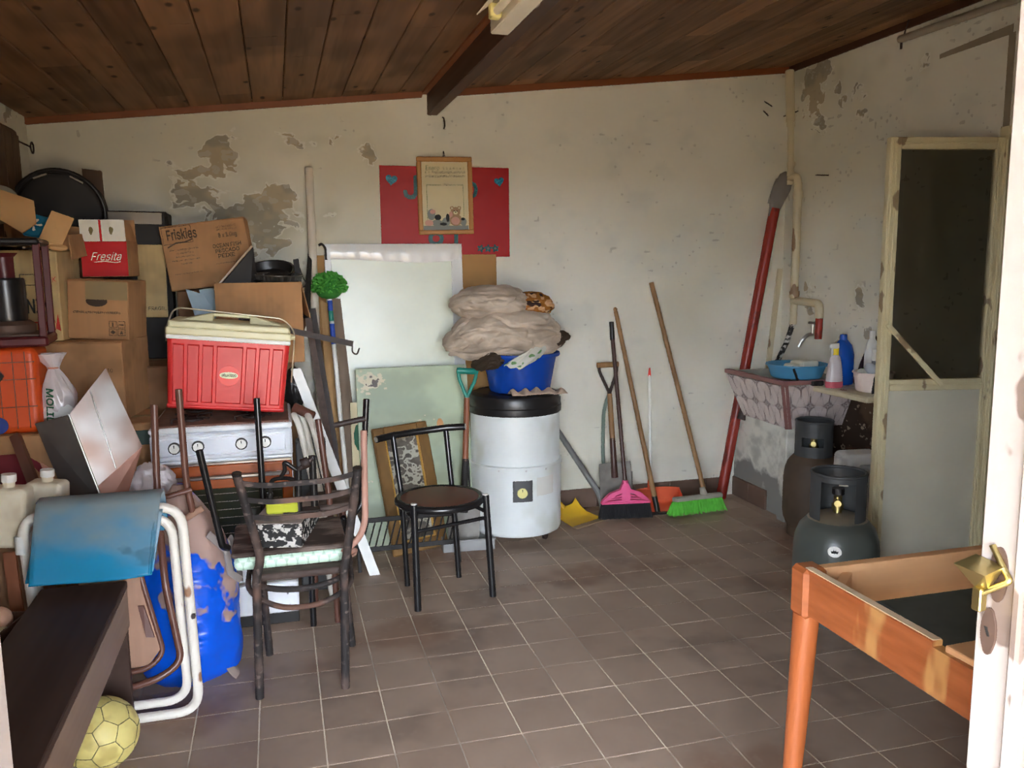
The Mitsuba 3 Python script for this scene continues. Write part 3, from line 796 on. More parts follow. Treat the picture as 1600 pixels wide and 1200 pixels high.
t = Thing('grey_plank', 'weathered grey brown plank standing against the white panel', 'plank')
t.own(panel3([(.262, 1.585, 0), (.33, 1.585, 0), (.243, 1.765, 1.295), (.188, 1.765, 1.30)], .020), 'plank_grey')
t = Thing('hook_bar', 'dark iron bar ending in a small hook beside the cooler', 'bar')
t.part('bar', tube([(-.25, 1.17, 1.235), (.252, 1.20, 1.105)], 1, flat=(.013, .005), up=(0, 1, 0)), 'iron_dark')
t.part('hook', tube(fillet([(.250, 1.20, 1.110), (.248, 1.20, 1.065), (.268, 1.20, 1.052), (.282, 1.20, 1.085)], .018), .0035, 8), 'iron_dark', True)
t = Thing('white_lath', 'long flat white slat leaning beside the cooler and stove', 'slat')
t.own(panel3([(-.035, 1.20, 1.0), (.012, 1.20, 1.0), (.335, 1.12, .0), (.285, 1.12, .0)], .010), 'white_plastic')
t = Thing('printed_sheet', 'small cream and green printed sheet behind the grey plank', 'sheet')
t.own(panel3([(.262, 1.60, .42), (.335, 1.60, .42), (.335, 1.625, .76), (.262, 1.625, .76)], .003), 'paper')
t.part('print', move(blob((0, 0, 0), (.030, .003, .075), .5, 3, 3, 4), TR(.305, 1.605, .58)), 'ink_green', True, label='green printed patch')
t = Thing('beam_hook', 'small dark hook in the back wall just below the beam end', 'hook')
t.own(tube([(.835, YB, 2.262), (.838, YB-.02, 2.255), (.842, YB-.022, 2.215), (.838, YB-.014, 2.200)], .004, 6), 'iron_dark', True)
# black grill rack in front of the picture
t = Thing('grill_rack', 'long black wire rack standing low in front of the gilt picture', 'rack', frame((.50, 1.17, .0), (.50, 1.27, .27)))
hh = .245
for z in (.105, hh):
    t.part('rail', cbox(-.24, .26, -.008, .008, z-.012, z+.012, .002), 'black_matte')
for k in range(15):
    x = -.215+k*.0335
    t.part('bar', rod((x+.022, 0, .11), (x-.022, 0, hh-.004), .0042, 6), 'black_matte', True)
for x in (-.235, .255):
    t.part('foot', cbox(x-.008, x+.008, -.008, .008, 0, hh, .002), 'black_matte')
t = Thing('metal_tray', 'dull grey metal tray on the floor behind the black chair', 'tray', at(.83, 1.42, 0, rz=-4))
t.part('pan', cat(cbox(-.14, .13, -.10, .10, .0, .006, .002), cbox(-.14, .13, -.105, -.098, 0, .062, .002), cbox(-.14, -.133, -.10, .10, 0, .062, .002), cbox(.123, .13, -.10, .10, 0, .062, .002), cbox(-.14, .13, .098, .105, 0, .062, .002)), 'grey_tray')
t.part('lip', cbox(-.145, .135, -.112, -.103, .055, .064, .002), 'grey_tray')

def shovel(name, label, tip, top, blade_w, blade_l, grip_m, shaft_m, socket_m, blade_m, w_grip=.10, dh=.16, roll=0):
    T = frame(tip, top); L = np.linalg.norm(np.array(top)-np.array(tip))
    T = T @ RZ(roll)
    t = Thing(name, label, 'shovel', T)
    def bl(u, v):
        x = (u-.5)*blade_w*(1 if v > .25 else .80+.8*v)
        return (x, -.02*(1-(2*u-1)**2)+.012*(v)**2, v*blade_l)
    t.part('blade', grid(bl, 11, 9, .003), blade_m, True)
    t.part('socket', rod((0, -.004, blade_l*.7), (0, 0, L*.50), .020, 12, .0165), socket_m, True)
    t.part('shaft', rod((0, 0, L*.49), (0, 0, L-dh+.02), .0165, 12, .015), shaft_m, True)
    g = w_grip/2
    y = t.part('yoke', cat(tube(fillet([(0, 0, L-dh-.03), (0, 0, L-dh+.02), (-g*.95, 0, L-.05), (-g, 0, L-.004)], .04), .0095, 8), tube(fillet([(0, 0, L-dh-.03), (0, 0, L-dh+.02), (g*.95, 0, L-.05), (g, 0, L-.004)], .04), .0095, 8)), grip_m[0], True)
    t.part('grip', cat(rod((-g-.008, 0, L-.010), (g+.008, 0, L-.010), .0165, 12)), grip_m[1], True)
    return t
shovel('garden_spade', 'spade with a turquoise plastic grip standing behind the black chair', (.795, 1.36, .0), (.865, 1.50, .925), .17, .27, ('spade_green', 'spade_green'), 'stick_red', 'black_matte', 'old_steel', .095, .17)
shovel('shovel', 'old shovel with wooden D-grip leaning behind the pink broom', (1.80, 1.70, .005), (1.782, 1.82, .885), .20, .30, ('iron_dark', 'stick'), 'stick', 'stick_dark', 'old_steel', .115, .20)
t = Thing('grey_shovel', 'square shovel with a thin grey green shaft behind the pink broom', 'shovel', np.eye(4))
def bl2(u, v):
    return (1.80+u*.145+.01*v, 1.795-.02*(1-(2*u-1)**2)+.04*v, .005+v*.21)
t.part('blade', grid(bl2, 10, 6, .003), 'old_steel', True)
t.part('shaft', tube(fillet([(1.775, 1.80, .10), (1.762, 1.84, .32), (1.768, 1.845, .60), (1.815, 1.845, .73)], .05), .0105, 10), 'green_grey', True)
t.part('ferrule', rod((1.80, 1.80, .10), (1.770, 1.803, .16), .014, 10), 'green_grey', True)

# washing drum with a blue tub on its lid
Td = at(1.130, 1.535, 0)
t = Thing('washing_machine', 'round white drum washing machine with a black lid', 'washing machine', Td)
R = .245
t.part('body', lathe([(0, .05), (R-.004, .05), (R+.002, .065), (R+.003, .405), (R+.007, .412), (R+.007, .424), (R, .428), (0, .428)], 56), 'drum_white', 35)
t.part('upper_body', lathe([(0, .426), (R-.004, .428), (R-.004, .70), (0, .70)], 56), 'drum_white', 35)
t.part('lid', lathe([(0, .69), (R+.004, .69), (R+.006, .70), (R+.006, .725), (R+.002, .73), (R+.003, .765), (R-.006, .785), (R-.035, .797), (R-.05, .790), (0, .790)], 56), 'black_plastic', 30, label='black lid')
def on_drum(x, z, w_, h_, d, r=None):
    """Patch bent round the front of the drum; x is measured along the curve."""
    r = (R+.003) if r is None else r
    def fn(u, v):
        a = (x+(u-.5)*w_)/r
        return (r*math.sin(a)+.0, -(r+d)*math.cos(a), z+(v-.5)*h_)
    return fn
aa = -.028
t.part('control_plate', grid(on_drum(-.03, .300, .105, .112, .003), 9, 2, .004), 'plate_dark', True, label='dark control plate')
kn = t.part('knob', move(lathe([(0, 0), (.027, 0), (.027, .006), (.024, .010), (0, .011)], 24), TR((R+.004)*math.sin(-.13), -(R+.004)*math.cos(.13), .292) @ RZ(-7) @ RX(90)), 'dial_cream', 30, label='cream dial')
kn.part('mark', move(cbox(-.0015, .0015, -.0005, .0012, .008, .020, .0004), TR((R+.017)*math.sin(-.13), -(R+.0145)*math.cos(.13), .292)), 'ink')
t.part('sticker', grid(on_drum(.105, .318, .115, .098, .0016), 9, 2, .001), 'sticker', True, label='faded paper label')
for a in (-.62, -.05, .42, 1.2):
    t.part('screw', move(lathe([(0, 0), (.006, 0), (.004, .003), (0, .004)], 12), TR((R+.006)*math.sin(a), -(R+.006)*math.cos(a), .408) @ RZ(math.degrees(a)) @ RX(90)), 'chrome', 30)
t.part('latch', cat(cbox(R+.001, R+.012, -.012, .012, .19, .26, .003)), 'iron_dark')
for a in (-60, 40, 150, 240):
    c_, s_ = math.cos(math.radians(a-90)), math.sin(math.radians(a-90))
    t.part('caster', cat(move(cyl(.020, -.008, .008, 16), TR(.19*c_, .19*s_, .020) @ RZ(a) @ RX(90)), cbox(.19*c_-.008, .19*c_+.008, .19*s_-.008, .19*s_+.008, .02, .056, .002)), 'iron_dark', 30)
t.part('cable', tube(fillet([(-.235, .10, .08), (-.262, -.06, .10), (-.268, -.03, .42), (-.262, .02, .45)], .05), .005, 8), 'black_plastic', True)
LZ = .792
t = Thing('lid_rag', 'crumpled beige rag lying on the black lid under the tub', 'cloth', at(1.205, 1.355, LZ))
rg = grid(lambda u, v: ((u-.5)*.30, (v-.5)*.085-.01*math.sin(u*9), .010+.020*abs(math.sin(u*12+v*3))*math.sin(v*3.14)**.5+.012*math.sin(u*29)*math.sin(v*3.14)), 60, 14, .004)
t.own(rg, 'rag', True)
tb = Thing('blue_tub', 'round blue plastic washtub on the washing machine lid', 'tub', at(1.165, 1.555, LZ))
tb.part('body', lathe([(0, .0), (.155, .0), (.163, .006), (.198, .192), (.214, .198), (.216, .206), (.196, .206), (.160, .014), (0, .012)], 56), 'tub_blue', 35)
tb.part('rim', lathe([(.197, .190), (.215, .190), (.219, .197), (.216, .208), (.206, .210), (.197, .206)], 56), 'tub_blue', 50)
# heap of cloth in the tub: each piece its own thing
def cloth_roll(c, r, seed, amp=.12, freq=2.2, ridge=.35, sub=5):
    """Bundle of cloth: a lumpy ellipsoid creased along warped folds."""
    s = trimesh.creation.icosphere(sub); v = np.array(s.vertices)
    g = np.random.default_rng(seed)
    w = meshkit.fbm(v*1.4+seed, 3, seed=seed)
    f = np.zeros(len(v))
    for k in range(4):
        d = g.normal(size=3)*np.array([.55, .8, 1.3]); d /= np.linalg.norm(d)
        ph = (v @ d)*(2.6+1.3*k)+w*(7+2*k)+g.uniform(0, 6)
        f += (1-np.abs(np.sin(ph)))**2.2*(1.0, .8, .55, .35)[k]
    n = -.085*f+.26*(meshkit.fbm(v*1.7+seed*2, 3, seed=seed+2)-.5)+.05*(meshkit.fbm(v*7, 3, seed=seed+3)-.5)
    v = v*(1.07+n)[:, None]
    return trimesh.Trimesh(v*np.array(r)+np.array(c), s.faces, process=False)
t = Thing('blanket', 'large beige blanket folded over the tub and hanging left', 'blanket', at(1.165, 1.555, LZ))
m = cloth_roll((-.095, -.03, .315), (.305, .205, .135), 4, .10, 2.0, .30)
v = np.array(m.vertices)
s = np.clip((-.16-v[:, 0])/.25, 0, 1)
v[:, 2] -= s**1.3*.06
m.vertices = v
t.own(m, 'blanket', True)
t = Thing('rolled_blanket', 'beige blanket roll lying topmost on the cloth heap', 'blanket', at(1.165, 1.555, LZ))
t.own(cloth_roll((-.165, -.01, .475), (.205, .17, .095), 9, .16, 2.4, .42), 'blanket', True)
t = Thing('rolled_sheet', 'beige cloth coil at the right of the cloth heap', 'cloth', at(1.165, 1.555, LZ))
m1 = cloth_roll((.085, -.085, .28), (.115, .10, .095), 12, .20, 2.6, .55)
t.own(m1, 'blanket', True)
t = Thing('camouflage_cloth', 'brown camouflage cloth at the upper right of the cloth heap', 'cloth', at(1.165, 1.555, LZ))
t.own(cloth_roll((.065, .02, .455), (.13, .12, .072), 15, .22, 3.0, .4), 'camo', True)
t = Thing('brown_cloth', 'dark brown cloth spilling over the right rim of the tub', 'cloth', at(1.165, 1.555, LZ))
m = cloth_roll((.13, .0, .235), (.135, .15, .055), 18, .14, 2.2, .5)
v = np.array(m.vertices); v[:, 2] += np.clip((v[:, 0]-.10)/.14, 0, 1)*.05; m.vertices = v
t.own(m, 'brown_cloth', True)
t = Thing('dark_cloth', 'blackish cloth hanging over the left rim of the tub', 'cloth', at(1.165, 1.555, LZ))
m = cloth_roll((-.185, -.05, .185), (.085, .13, .055), 21, .2, 2.5, .5)
v = np.array(m.vertices); v[:, 2] -= np.clip((-.20-v[:, 0])/.08, 0, 1)*.045; m.vertices = v
t.own(m, 'brown_cloth', True)
t = Thing('floral_cloth', 'white and green printed cloth drooping over the tub front', 'cloth', at(1.165, 1.555, LZ))
def fl_(u, v):
    x = -.095+.17*v + (u-.5)*.10*(1-.3*v); z = .150+.105*v-.02*(u-.5)
    y = -.222+.012*math.sin(u*7)+.05*v*v-.02*math.sin(v*3.1)
    return (x, y, z+.006*math.sin(u*14+v*5))
t.own(grid(fl_, 16, 20, .006), 'floral', True)

# tools in a row along the wall, left to right
t = Thing('yellow_dustpan', 'yellow dustpan with a brown lip beside the washing machine', 'dustpan', at(1.515, 1.675, 0, rz=28))
def pan(u, v):
    x = (u-.5)*(.20+.05*(1-v)); y = -.115+v*.19
    return (x, y, .006+.055*max(0, (v-.55)/.45)**1.6+.035*abs(2*u-1)**6*v)
t.part('scoop', grid(pan, 17, 12, .003), 'yellow_plastic', True)
t.part('lip', cbox(-.125, .125, -.150, -.108, .001, .008, .002), 'pan_lip', label='brown worn lip')
t.part('handle', tube(fillet([(0, .07, .05), (-.02, .11, .09), (-.03, .125, .17)], .03), .015, 10), 'yellow_plastic', True)
t = Thing('grey_pipe', 'bent dark grey plastic pipe leaning right of the washing machine', 'pipe')
t.own(tube(fillet([(1.40, 1.86, .62), (1.66, 1.80, .20), (1.708, 1.74, .11), (1.712, 1.70, .012)], .07), .017, 12), 'grey_hose', True)

def stick_thing(t, p0, p1, r, m_, name='stick', r2=None):
    return t.part(name, rod(p0, p1, r, 12, r2), m_, 40)
# pink broom
t = Thing('pink_broom', 'broom with a pink fan head, black bristles and dark stick', 'broom')
stick_thing(t, (1.815, 1.60, .13), (1.818, 1.835, 1.03), .0118, 'stick_dark')
t.part('hand_grip', rod((1.818, 1.835, 1.02), (1.8185, 1.853, 1.125), .0142, 12), 'black_plastic', 40)
Th = at(1.805, 1.585, 0, rz=-9, rx=-6)
fan = Polygon([(-.142, .098), (.142, .098), (.135, .115), (.09, .155), (.03, .176), (.016, .21), (-.016, .21), (-.03, .176), (-.09, .155), (-.135, .115)])
for k in range(3):
    for sg in (1, -1):
        fan = fan.difference(LineString([(sg*.028, .118+.016*k), (sg*(.110-.024*k), .112+.013*k)]).buffer(.0035))
hd = Thing.__new__(Thing); hd.key, hd.T = t.key, Th
hd.part('head', cat(move(prism_y(fan, .040), TR(0, .02, 0)), cbox(-.144, .144, -.024, .024, .092, .106, .004)), 'pink_plastic', label='pink slotted head')
hd.part('collar', cyl(.018, .18, .225, 14), 'pink_plastic', 30)
br = []
r_ = np.random.default_rng(5)
for k in range(46):
    for row in (-1, 0, 1):
        x = -.138+k*.0061; 
        br.append(rod((x, row*.012, .098), (x*1.13+r_.normal(0, .002), row*.020+r_.normal(0, .002)-.004, .006+r_.uniform(0, .006)), .0036, 5, .0032))
hd.part('bristles', cat(*br), 'bristle_black', kind='stuff', label='black bristles')
# wooden pole with knob
t = Thing('wooden_pole', 'long wooden pole with a knobbed end leaning between the brooms', 'pole')
p0, p1 = np.array([2.025, 1.66, .075]), np.array([1.850, 1.866, 1.185])
stick_thing(t, p0, p1, .0150, 'stick', r2=.0125)
t.part('knob', move(lathe([(0, -.012), (.007, -.01), (.007, 0), (.012, .006), (.0125, .014), (.007, .024), (0, .026)], 14), frame(p1, p1+(p1-p0))), 'stick', 40)
t.part('ferrule', rod(p0-(p1-p0)/np.linalg.norm(p1-p0)*.076, p0+(p1-p0)*.02, .0162, 12), 'black_plastic', 40, label='black lower end')
# orange dustpan on a white stick
t = Thing('orange_dustpan', 'orange standing dustpan with a thin white stick and red tip', 'dustpan')
stick_thing(t, (2.058, 1.80, .13), (2.072, 1.862, .795), .0085, 'white_plastic')
t.part('tip', rod((2.0725, 1.863, .79), (2.073, 1.866, .838), .010, 12, .005), 'red_tip', 40, label='red tip')
To = at(2.105, 1.735, 0, rz=-6)
o = Thing.__new__(Thing); o.key, o.T = t.key, To
def pan2(u, v):
    x = (u-.5)*(.25+.03*v)
    y = -.115+.19*min(v/.55, 1)
    zz = .010+max(0, v-.5)*.20
    return (x, y+.02*abs(2*u-1)**4*0, zz*(1-.10*abs(2*u-1)**3))
o.part('scoop', grid(pan2, 17, 15, .0035), 'orange_plastic', True)
for sg in (-1, 1):
    o.part('cheek', panel3([(sg*.130, -.11, .012), (sg*.137, .075, .014), (sg*.137, .078, .095)], .0035), 'orange_plastic')
o.part('collar', move(cyl(.015, .10, .155, 12), TR(-.052, .07, 0)), 'orange_plastic', 30)
o.part('rubber_lip', cbox(-.128, .128, -.140, -.110, .001, .012, .002), 'black_plastic', label='black rubber lip')
# green broom
t = Thing('green_broom', 'broom with bright green bristles and long wooden stick', 'broom')
stick_thing(t, (2.305, 1.59, .135), (2.075, 1.862, 1.352), .0138, 'stick')
Tg = at(2.245, 1.555, 0, rz=4, rx=-8)
g = Thing.__new__(Thing); g.key, g.T = t.key, Tg
g.part('head', cbox(-.150, .172, -.025, .025, .082, .112, .008), 'grey_cap', label='grey head')
g.part('collar', move(cyl(.022, 0, .05, 14, .017), TR(.055, .0, .105) @ RX(-6) @ RY(-10)), 'grey_cap', 30)
br = []
r_ = np.random.default_rng(6)
for k in range(48):
    for row in (-1.5, -.5, .5, 1.5):
        x = -.145+k*.0065
        br.append(rod((x, row*.012, .088), (x*1.20-.006+r_.normal(0, .004), row*.024+r_.normal(0, .004), .005+r_.uniform(0, .010)), .0034, 5, .0030))
g.part('bristles', cat(*br), 'bristle_green', kind='stuff', label='bright green bristles')
# red drain pipe with a bottle pushed over its end
t = Thing('red_pipe', 'long red plastic drain pipe leaning in the corner by the sink', 'pipe')
q0, q1 = np.array([2.548, 1.815, 0.0]), np.array([2.882, 1.845, 1.79])
t.own(tube(np.linspace(q0, q1, 3), .0315, 20), 'pvc_red', 35)
Tq = frame(q1-(q1-q0)*.02, q1+(q1-q0)*.2)
t = Thing('cut_bottle', 'grey crushed plastic bottle pushed over the top of the red pipe', 'bottle', Tq @ RY(-9))
bt = lathe([(.034, -.02), (.036, .03), (.055, .12), (.058, .20), (.052, .245), (.030, .268), (0, .272)], 28)
v = np.array(bt.vertices); v[:, 1] *= .62; v[:, 0] += .010*np.sin(v[:, 2]*18); bt.vertices = v
t.part('shell', bt, 'grey_bottle', 40)
for k in (-.6, .0, .6):
    t.part('rib', tube([(.030+.018*k, -.034, .06), (.034+.018*k, -.038, .13), (.030+.018*k, -.033, .22)], .0025, 6), 'grey_bottle', True)
t = Thing('corner_plank', 'narrow pale plank standing in the corner above the sink', 'plank')
t.own(panel3([(2.868, 1.862, .79), (2.898, 1.862, .79), (2.965, 1.868, 1.425), (2.936, 1.868, 1.425)], .018), 'pvc_cream')
# black chair with round brown seat
S = at(.575, .805, 0, rz=8)
t = Thing('round_chair', 'black metal chair with a round brown seat and curved top bar', 'chair', S)
t.part('seat', lathe([(0, .430), (.176, .430), (.178, .448), (.150, .456), (0, .460)], 48), 'seat_brown', 40, label='round brown padded seat')
t.part('seat_ring', move(trimesh.creation.torus(.184, .0165, 48, 12), TR(0, 0, .438)), 'black_paint', True)
inv = np.linalg.inv(S)
def loc(*p): return (inv @ np.array([*p, 1.0]))[:3]
FL, FR = [(.437, .665, .462), (.440, .642, 0)], [(.765, .725, .462), (.787, .702, 0)]
for q in (FL, FR):
    a, b = loc(*q[0]), loc(*q[1])
    lg = t.part('leg', rod(b, a, .0148, 14), 'black_paint', 40)
    lg.part('cap', rod(a, a+np.array([0, 0, .004]), .0135, 14), 'white_plastic', 30, label='white end cap')
BLs, BRs = [(.440, .940, 0), (.425, .945, .43), (.398, .985, .70)], [(.690, .975, 0), (.668, .985, .43), (.650, 1.02, .705)]
for q in (BLs, BRs):
    t.part('back_leg', tube(fillet([loc(*p) for p in q], .06), .0125, 12), 'black_paint', 40)
bar = [loc(.318, .945, .695), loc(.40, .990, .700), loc(.52, 1.015, .706), loc(.65, 1.015, .716), loc(.735, .985, .722)]
tb_ = t.part('top_bar', tube(bar, .0155, 14), 'black_paint', 40)
for e, n_ in ((bar[0], bar[1]), (bar[-1], bar[-2])):
    tb_.part('cap', rod(e, e+(e-n_)/np.linalg.norm(e-n_)*.003, .0125, 12), 'grey_cap', 30)
t.part('stretcher', rod(loc(.438, .655, .345), loc(.768, .715, .362), .0085, 10), 'black_paint', 40)
t.part('stretcher', rod(loc(.768, .715, .385), loc(.668, .98, .40), .0085, 10), 'black_paint', 40)
t.part('stretcher', rod(loc(.438, .655, .385), loc(.425, .945, .40), .0085, 10), 'black_paint', 40)
for q in (FL, FR):
    a = loc(q[0][0], q[0][1], .438); t.part('bracket', rod(a, a*np.array([.80, .80, 1]), .007, 8), 'black_paint', True)
# ================================================================ right side: sink, pipes, shelf, gas bottles
t = Thing('laundry_sink', 'tiled concrete laundry sink on a low wall in the corner', 'sink')
x0, x1, y0, y1, zt, zb = 2.515, 2.975, 1.13, 1.735, .825, .548
bx0, by0, by1 = 2.628, 1.245, 1.70
def quad_sheet(a, b, c, d, th):     # a,b bottom, d,c top
    return panel3([a, b, c, d], th)
outer = trimesh.Trimesh(np.array([(bx0, by0, zb), (x1, by0, zb), (bx0, by1, zb), (x1, by1, zb), (x0, y0, zt-.004), (x1, y0, zt-.004), (x0, y1, zt-.004), (x1, y1, zt-.004)])).convex_hull
inner = trimesh.Trimesh(np.array([(bx0+.05, by0+.05, zb+.06), (x1-.05, by0+.05, zb+.06), (bx0+.05, by1-.05, zb+.06), (x1-.05, by1-.05, zb+.06), (x0+.04, y0+.04, zt+.01), (x1-.03, y0+.04, zt+.01), (x0+.04, y1-.04, zt+.01), (x1-.03, y1-.04, zt+.01)])).convex_hull
def to_m(m): return m3.Manifold(m3.Mesh(np.array(m.vertices, np.float32), np.array(m.faces, np.uint32)))
def from_m(m):
    k = m.to_mesh(); return trimesh.Trimesh(k.vert_properties[:, :3], k.tri_verts, process=False)
t.part('basin', from_m(to_m(outer)-to_m(inner)), 'cement')
def tile_face(A, B, C, D, nu, nv, uoff):
    """Tiles laid on the sloping face with corners A,B (bottom) and D,C (top), each its own slab; uv in metres along the face."""
    A, B, C, D = [np.array(q, float) for q in (A, B, C, D)]
    n = np.cross(B-A, D-A); n /= np.linalg.norm(n)
    def P(u, v): return (A*(1-u)+B*u)*(1-v)+(D*(1-u)+C*u)*v
    Wd = (np.linalg.norm(B-A)+np.linalg.norm(C-D))/2; Hd = np.linalg.norm(D-A)
    for i in range(nu):
        for j in range(nv):
            e = .0016
            us = (i/nu+e/Wd, (i+1)/nu-e/Wd); vs = (j/nv+e/Hd, (j+1)/nv-e/Hd)
            c4 = [P(us[0], vs[0]), P(us[1], vs[0]), P(us[1], vs[1]), P(us[0], vs[1])]
            uv4 = [(uoff+us[0]*Wd, vs[0]*.28), (uoff+us[1]*Wd, vs[0]*.28), (uoff+us[1]*Wd, vs[1]*.28), (uoff+us[0]*Wd, vs[1]*.28)]
            V = [c+n*.006 for c in c4]+[c for c in c4]
            F = [(0, 1, 2), (0, 2, 3), (0, 4, 5), (0, 5, 1), (1, 5, 6), (1, 6, 2), (2, 6, 7), (2, 7, 3), (3, 7, 4), (3, 4, 0)]
            t.part('tile', trimesh.Trimesh(np.array(V), np.array(F), process=False), 'sink_tile', uv=np.array(uv4+uv4))
tile_face((bx0, by0, zb), (x1, by0, zb), (x1, y0, zt-.02), (x0, y0, zt-.02), 3, 2, .03)
tile_face((bx0, by1, zb), (bx0, by0, zb), (x0, y0, zt-.02), (x0, y1, zt-.02), 4, 2, .06)
t.part('edge_trim', tube([(x0+.008, y1, zt-.006), (x0+.008, y0+.006, zt-.006), (x1, y0+.006, zt-.006)], 1, flat=(.017, .011), up=(0, 0, 1)), 'sink_edge', label='reddish edge tiles')
cv = np.array([bx0, by0, zb])-np.array([x0, y0, zt-.02])
t.part('edge_trim', panel3([(x0-.010, y0+.010, zt-.02), (x0+.022, y0-.010, zt-.02), (bx0+.020, by0-.010, zb-.004), (bx0-.010, by0+.012, zb-.004)], .010), 'sink_edge', label='reddish edge tiles')
t.part('rim', cat(box(x0+.018, x0+.04, y0+.018, y1, zt-.02, zt-.001), box(x0+.018, x1, y0+.018, y0+.04, zt-.02, zt-.001)), 'sink_edge')
sp = t.part('support_wall', cat(box(2.675, 2.735, 1.32, YB, 0, .56), cbox(2.628, 2.90, 1.255, 1.33, 0, .555, .006)), 'support', label='white painted low support wall')
for k in range(2):
    sp.part('skirting_tile', cbox(2.662, 2.676, 1.50+k*.19+.002, 1.50+(k+1)*.19-.002, .002, .12, .0015), 'skirting')
t.part('drain', cat(rod((2.66, 1.79, .50), (2.70, 1.79, .62), .03, 14)), 'iron_dark', 40)

p = Thing('water_pipe', 'cream painted water pipe running down the corner to the sink', 'pipe')
xp = 2.938
p.part('upper_run', rod((xp+.003, 1.825, 2.600), (xp+.005, 1.80, 2.30), .026, 14), 'pvc_cream', 40)
p.part('upper_run', rod((xp+.005, 1.80, 2.32), (xp+.005, 1.775, 1.93), .019, 14), 'pvc_cream', 40)
for z in (2.28, 2.05, 1.99, 1.94):
    p.part('collar', rod((xp+.005, 1.797-(2.3-z)*.07, z-.012), (xp+.005, 1.796-(2.3-z)*.07, z+.012), .025, 14), 'pvc_cream', 40)
p.part('elbow', tube(fillet([(xp, 1.775, 1.965), (xp, 1.70, 1.97), (xp, 1.69, 1.88)], .03), .022, 12), 'pvc_cream', True)
p.part('lower_run', rod((xp, 1.692, 1.93), (xp, 1.69, 1.25), .024, 14), 'pvc_cream', 40)
for z in (1.86, 1.27):
    p.part('collar', rod((xp, 1.69, z-.02), (xp, 1.69, z+.02), .030, 14), 'pvc_cream', 40)
p.part('branch', tube(fillet([(xp, 1.70, 1.235), (xp, 1.44, 1.225), (xp, 1.435, 1.14)], .03), .024, 12), 'pvc_cream', True)
p.part('drop', rod((xp, 1.435, 1.16), (xp, 1.44, 1.02), .021, 12), 'pvc_red', 40, label='red painted end')
p.part('stub', rod((xp, 1.69, 1.24), (xp, 1.69, 1.09), .021, 12), 'pvc_cream', 40)
p.part('waste', tube([(xp, 1.69, 1.10), (xp-.02, 1.72, .98), (xp-.06, 1.78, .82)], .016, 12), 'tin_chipped', True, label='white pipe with flaking paint')
for z, y in ((2.36, 1.80), (1.965, 1.60)):
    p.part('nail', rod((XR-.001, y-.02, z), (xp-.005, y-.20 if z < 2 else y+.06, z-.02), .004, 6), 'iron_dark')
f_ = Thing('faucet', 'small metal tap on the right wall above the sink', 'faucet')
f_.part('body', tube(fillet([(XR, 1.475, 1.045), (2.90, 1.49, 1.045), (2.865, 1.50, 1.0)], .03), .011, 10), 'chrome', True)
f_.part('stem', rod((2.93, 1.483, 1.04), (2.93, 1.483, 1.105), .009, 10), 'chrome', 40)
f_.part('handle', cat(rod((2.93, 1.445, 1.112), (2.93, 1.521, 1.112), .007, 8), rod((2.902, 1.483, 1.112), (2.958, 1.483, 1.112), .007, 8)), 'old_steel', True)
f_.part('spout', rod((2.867, 1.50, 1.005), (2.855, 1.505, .970), .008, 10), 'chrome', 40)
for x, z, e, l_ in ((2.865, 2.40, .07, 'longer bent nail in the back wall left of the water pipe'), (2.84, 2.345, .05, 'shorter lower nail in the back wall left of the water pipe')):
    q = Thing('wall_nail', l_, 'nail', group='nails by the water pipe')
    q.own(rod((x, YB+.0, z), (x-e, YB-.03, z+.02), .0035, 6), 'iron_dark')

# high pipe hung on wire
hp_ = Thing('hanging_rail', 'grey metal rail hanging high along the right wall from a wire', 'rail')
hp_.part('rail', rod((2.945, .895, 2.548), (2.945, -.35, 2.535), .019, 12), 'lamp_grey', 40)
hp_.part('wire', tube([(2.945, .87, 2.56), (2.94, .845, 2.60), (2.955, .85, 2.645)], .004, 6), 'iron_dark', True)
hp_.part('hook', cat(rod((2.945, .885, 2.53), (2.945, .885, 2.50), .006, 8)), 'iron_dark', True)

# shelf
sh = Thing('concrete_shelf', 'rough cream slab shelf beside the sink carrying bottles', 'shelf')
def slab_(u, v): return (2.775+u*.203, .75+v*.56, .802)
m = cbox(2.700, XR, .70, 1.20, .768, .800, .008)
sh.own(m, 'pvc_cream')
# on the shelf
Z = .8005
s = Thing('spray_bottle', 'clear spray bottle with pink liquid and a yellow collar', 'spray bottle', at(2.757, 1.035, Z, rz=10))
prof = [(.046, .0), (.050, .006), (.047, .06), (.040, .12), (.028, .165), (.015, .178)]
def oval(prof, sy=.75, n=28):
    m_ = lathe([(0, prof[0][1])]+prof+[(0, prof[-1][1])], n); v = np.array(m_.vertices); v[:, 1] *= sy; m_.vertices = v; return m_
s.part('body', oval([(q*1.0, z) for q, z in prof]), 'spray_body', 40)
s.part('liquid', oval([(.0475, .001), (.0512, .006), (.0502, .034)]), 'liquid_pink', 40, label='pink liquid')
s.part('collar', cyl(.0185, .176, .208, 18), 'yellow_cap', 30, label='yellow collar')
s.part('trigger_head', cat(cbox(-.034, .020, -.011, .011, .208, .236, .004), cbox(-.026, -.018, -.006, .006, .165, .212, .002), cbox(-.044, -.032, -.005, .005, .218, .230, .002)), 'white_plastic')
s = Thing('detergent_bottle', 'blue plastic bottle standing behind the spray bottle', 'bottle', at(2.872, 1.185-.06, Z))
s.part('body', oval([(.060, 0), (.064, .008), (.064, .165), (.050, .215), (.022, .245)], .7), 'bottle_blue', 40)
s.part('cap', cyl(.019, .243, .272, 16), 'bottle_blue', 30)
s = Thing('plastic_basket', 'pale pink plastic tub on the shelf holding containers', 'tub', at(2.868, .868, Z))
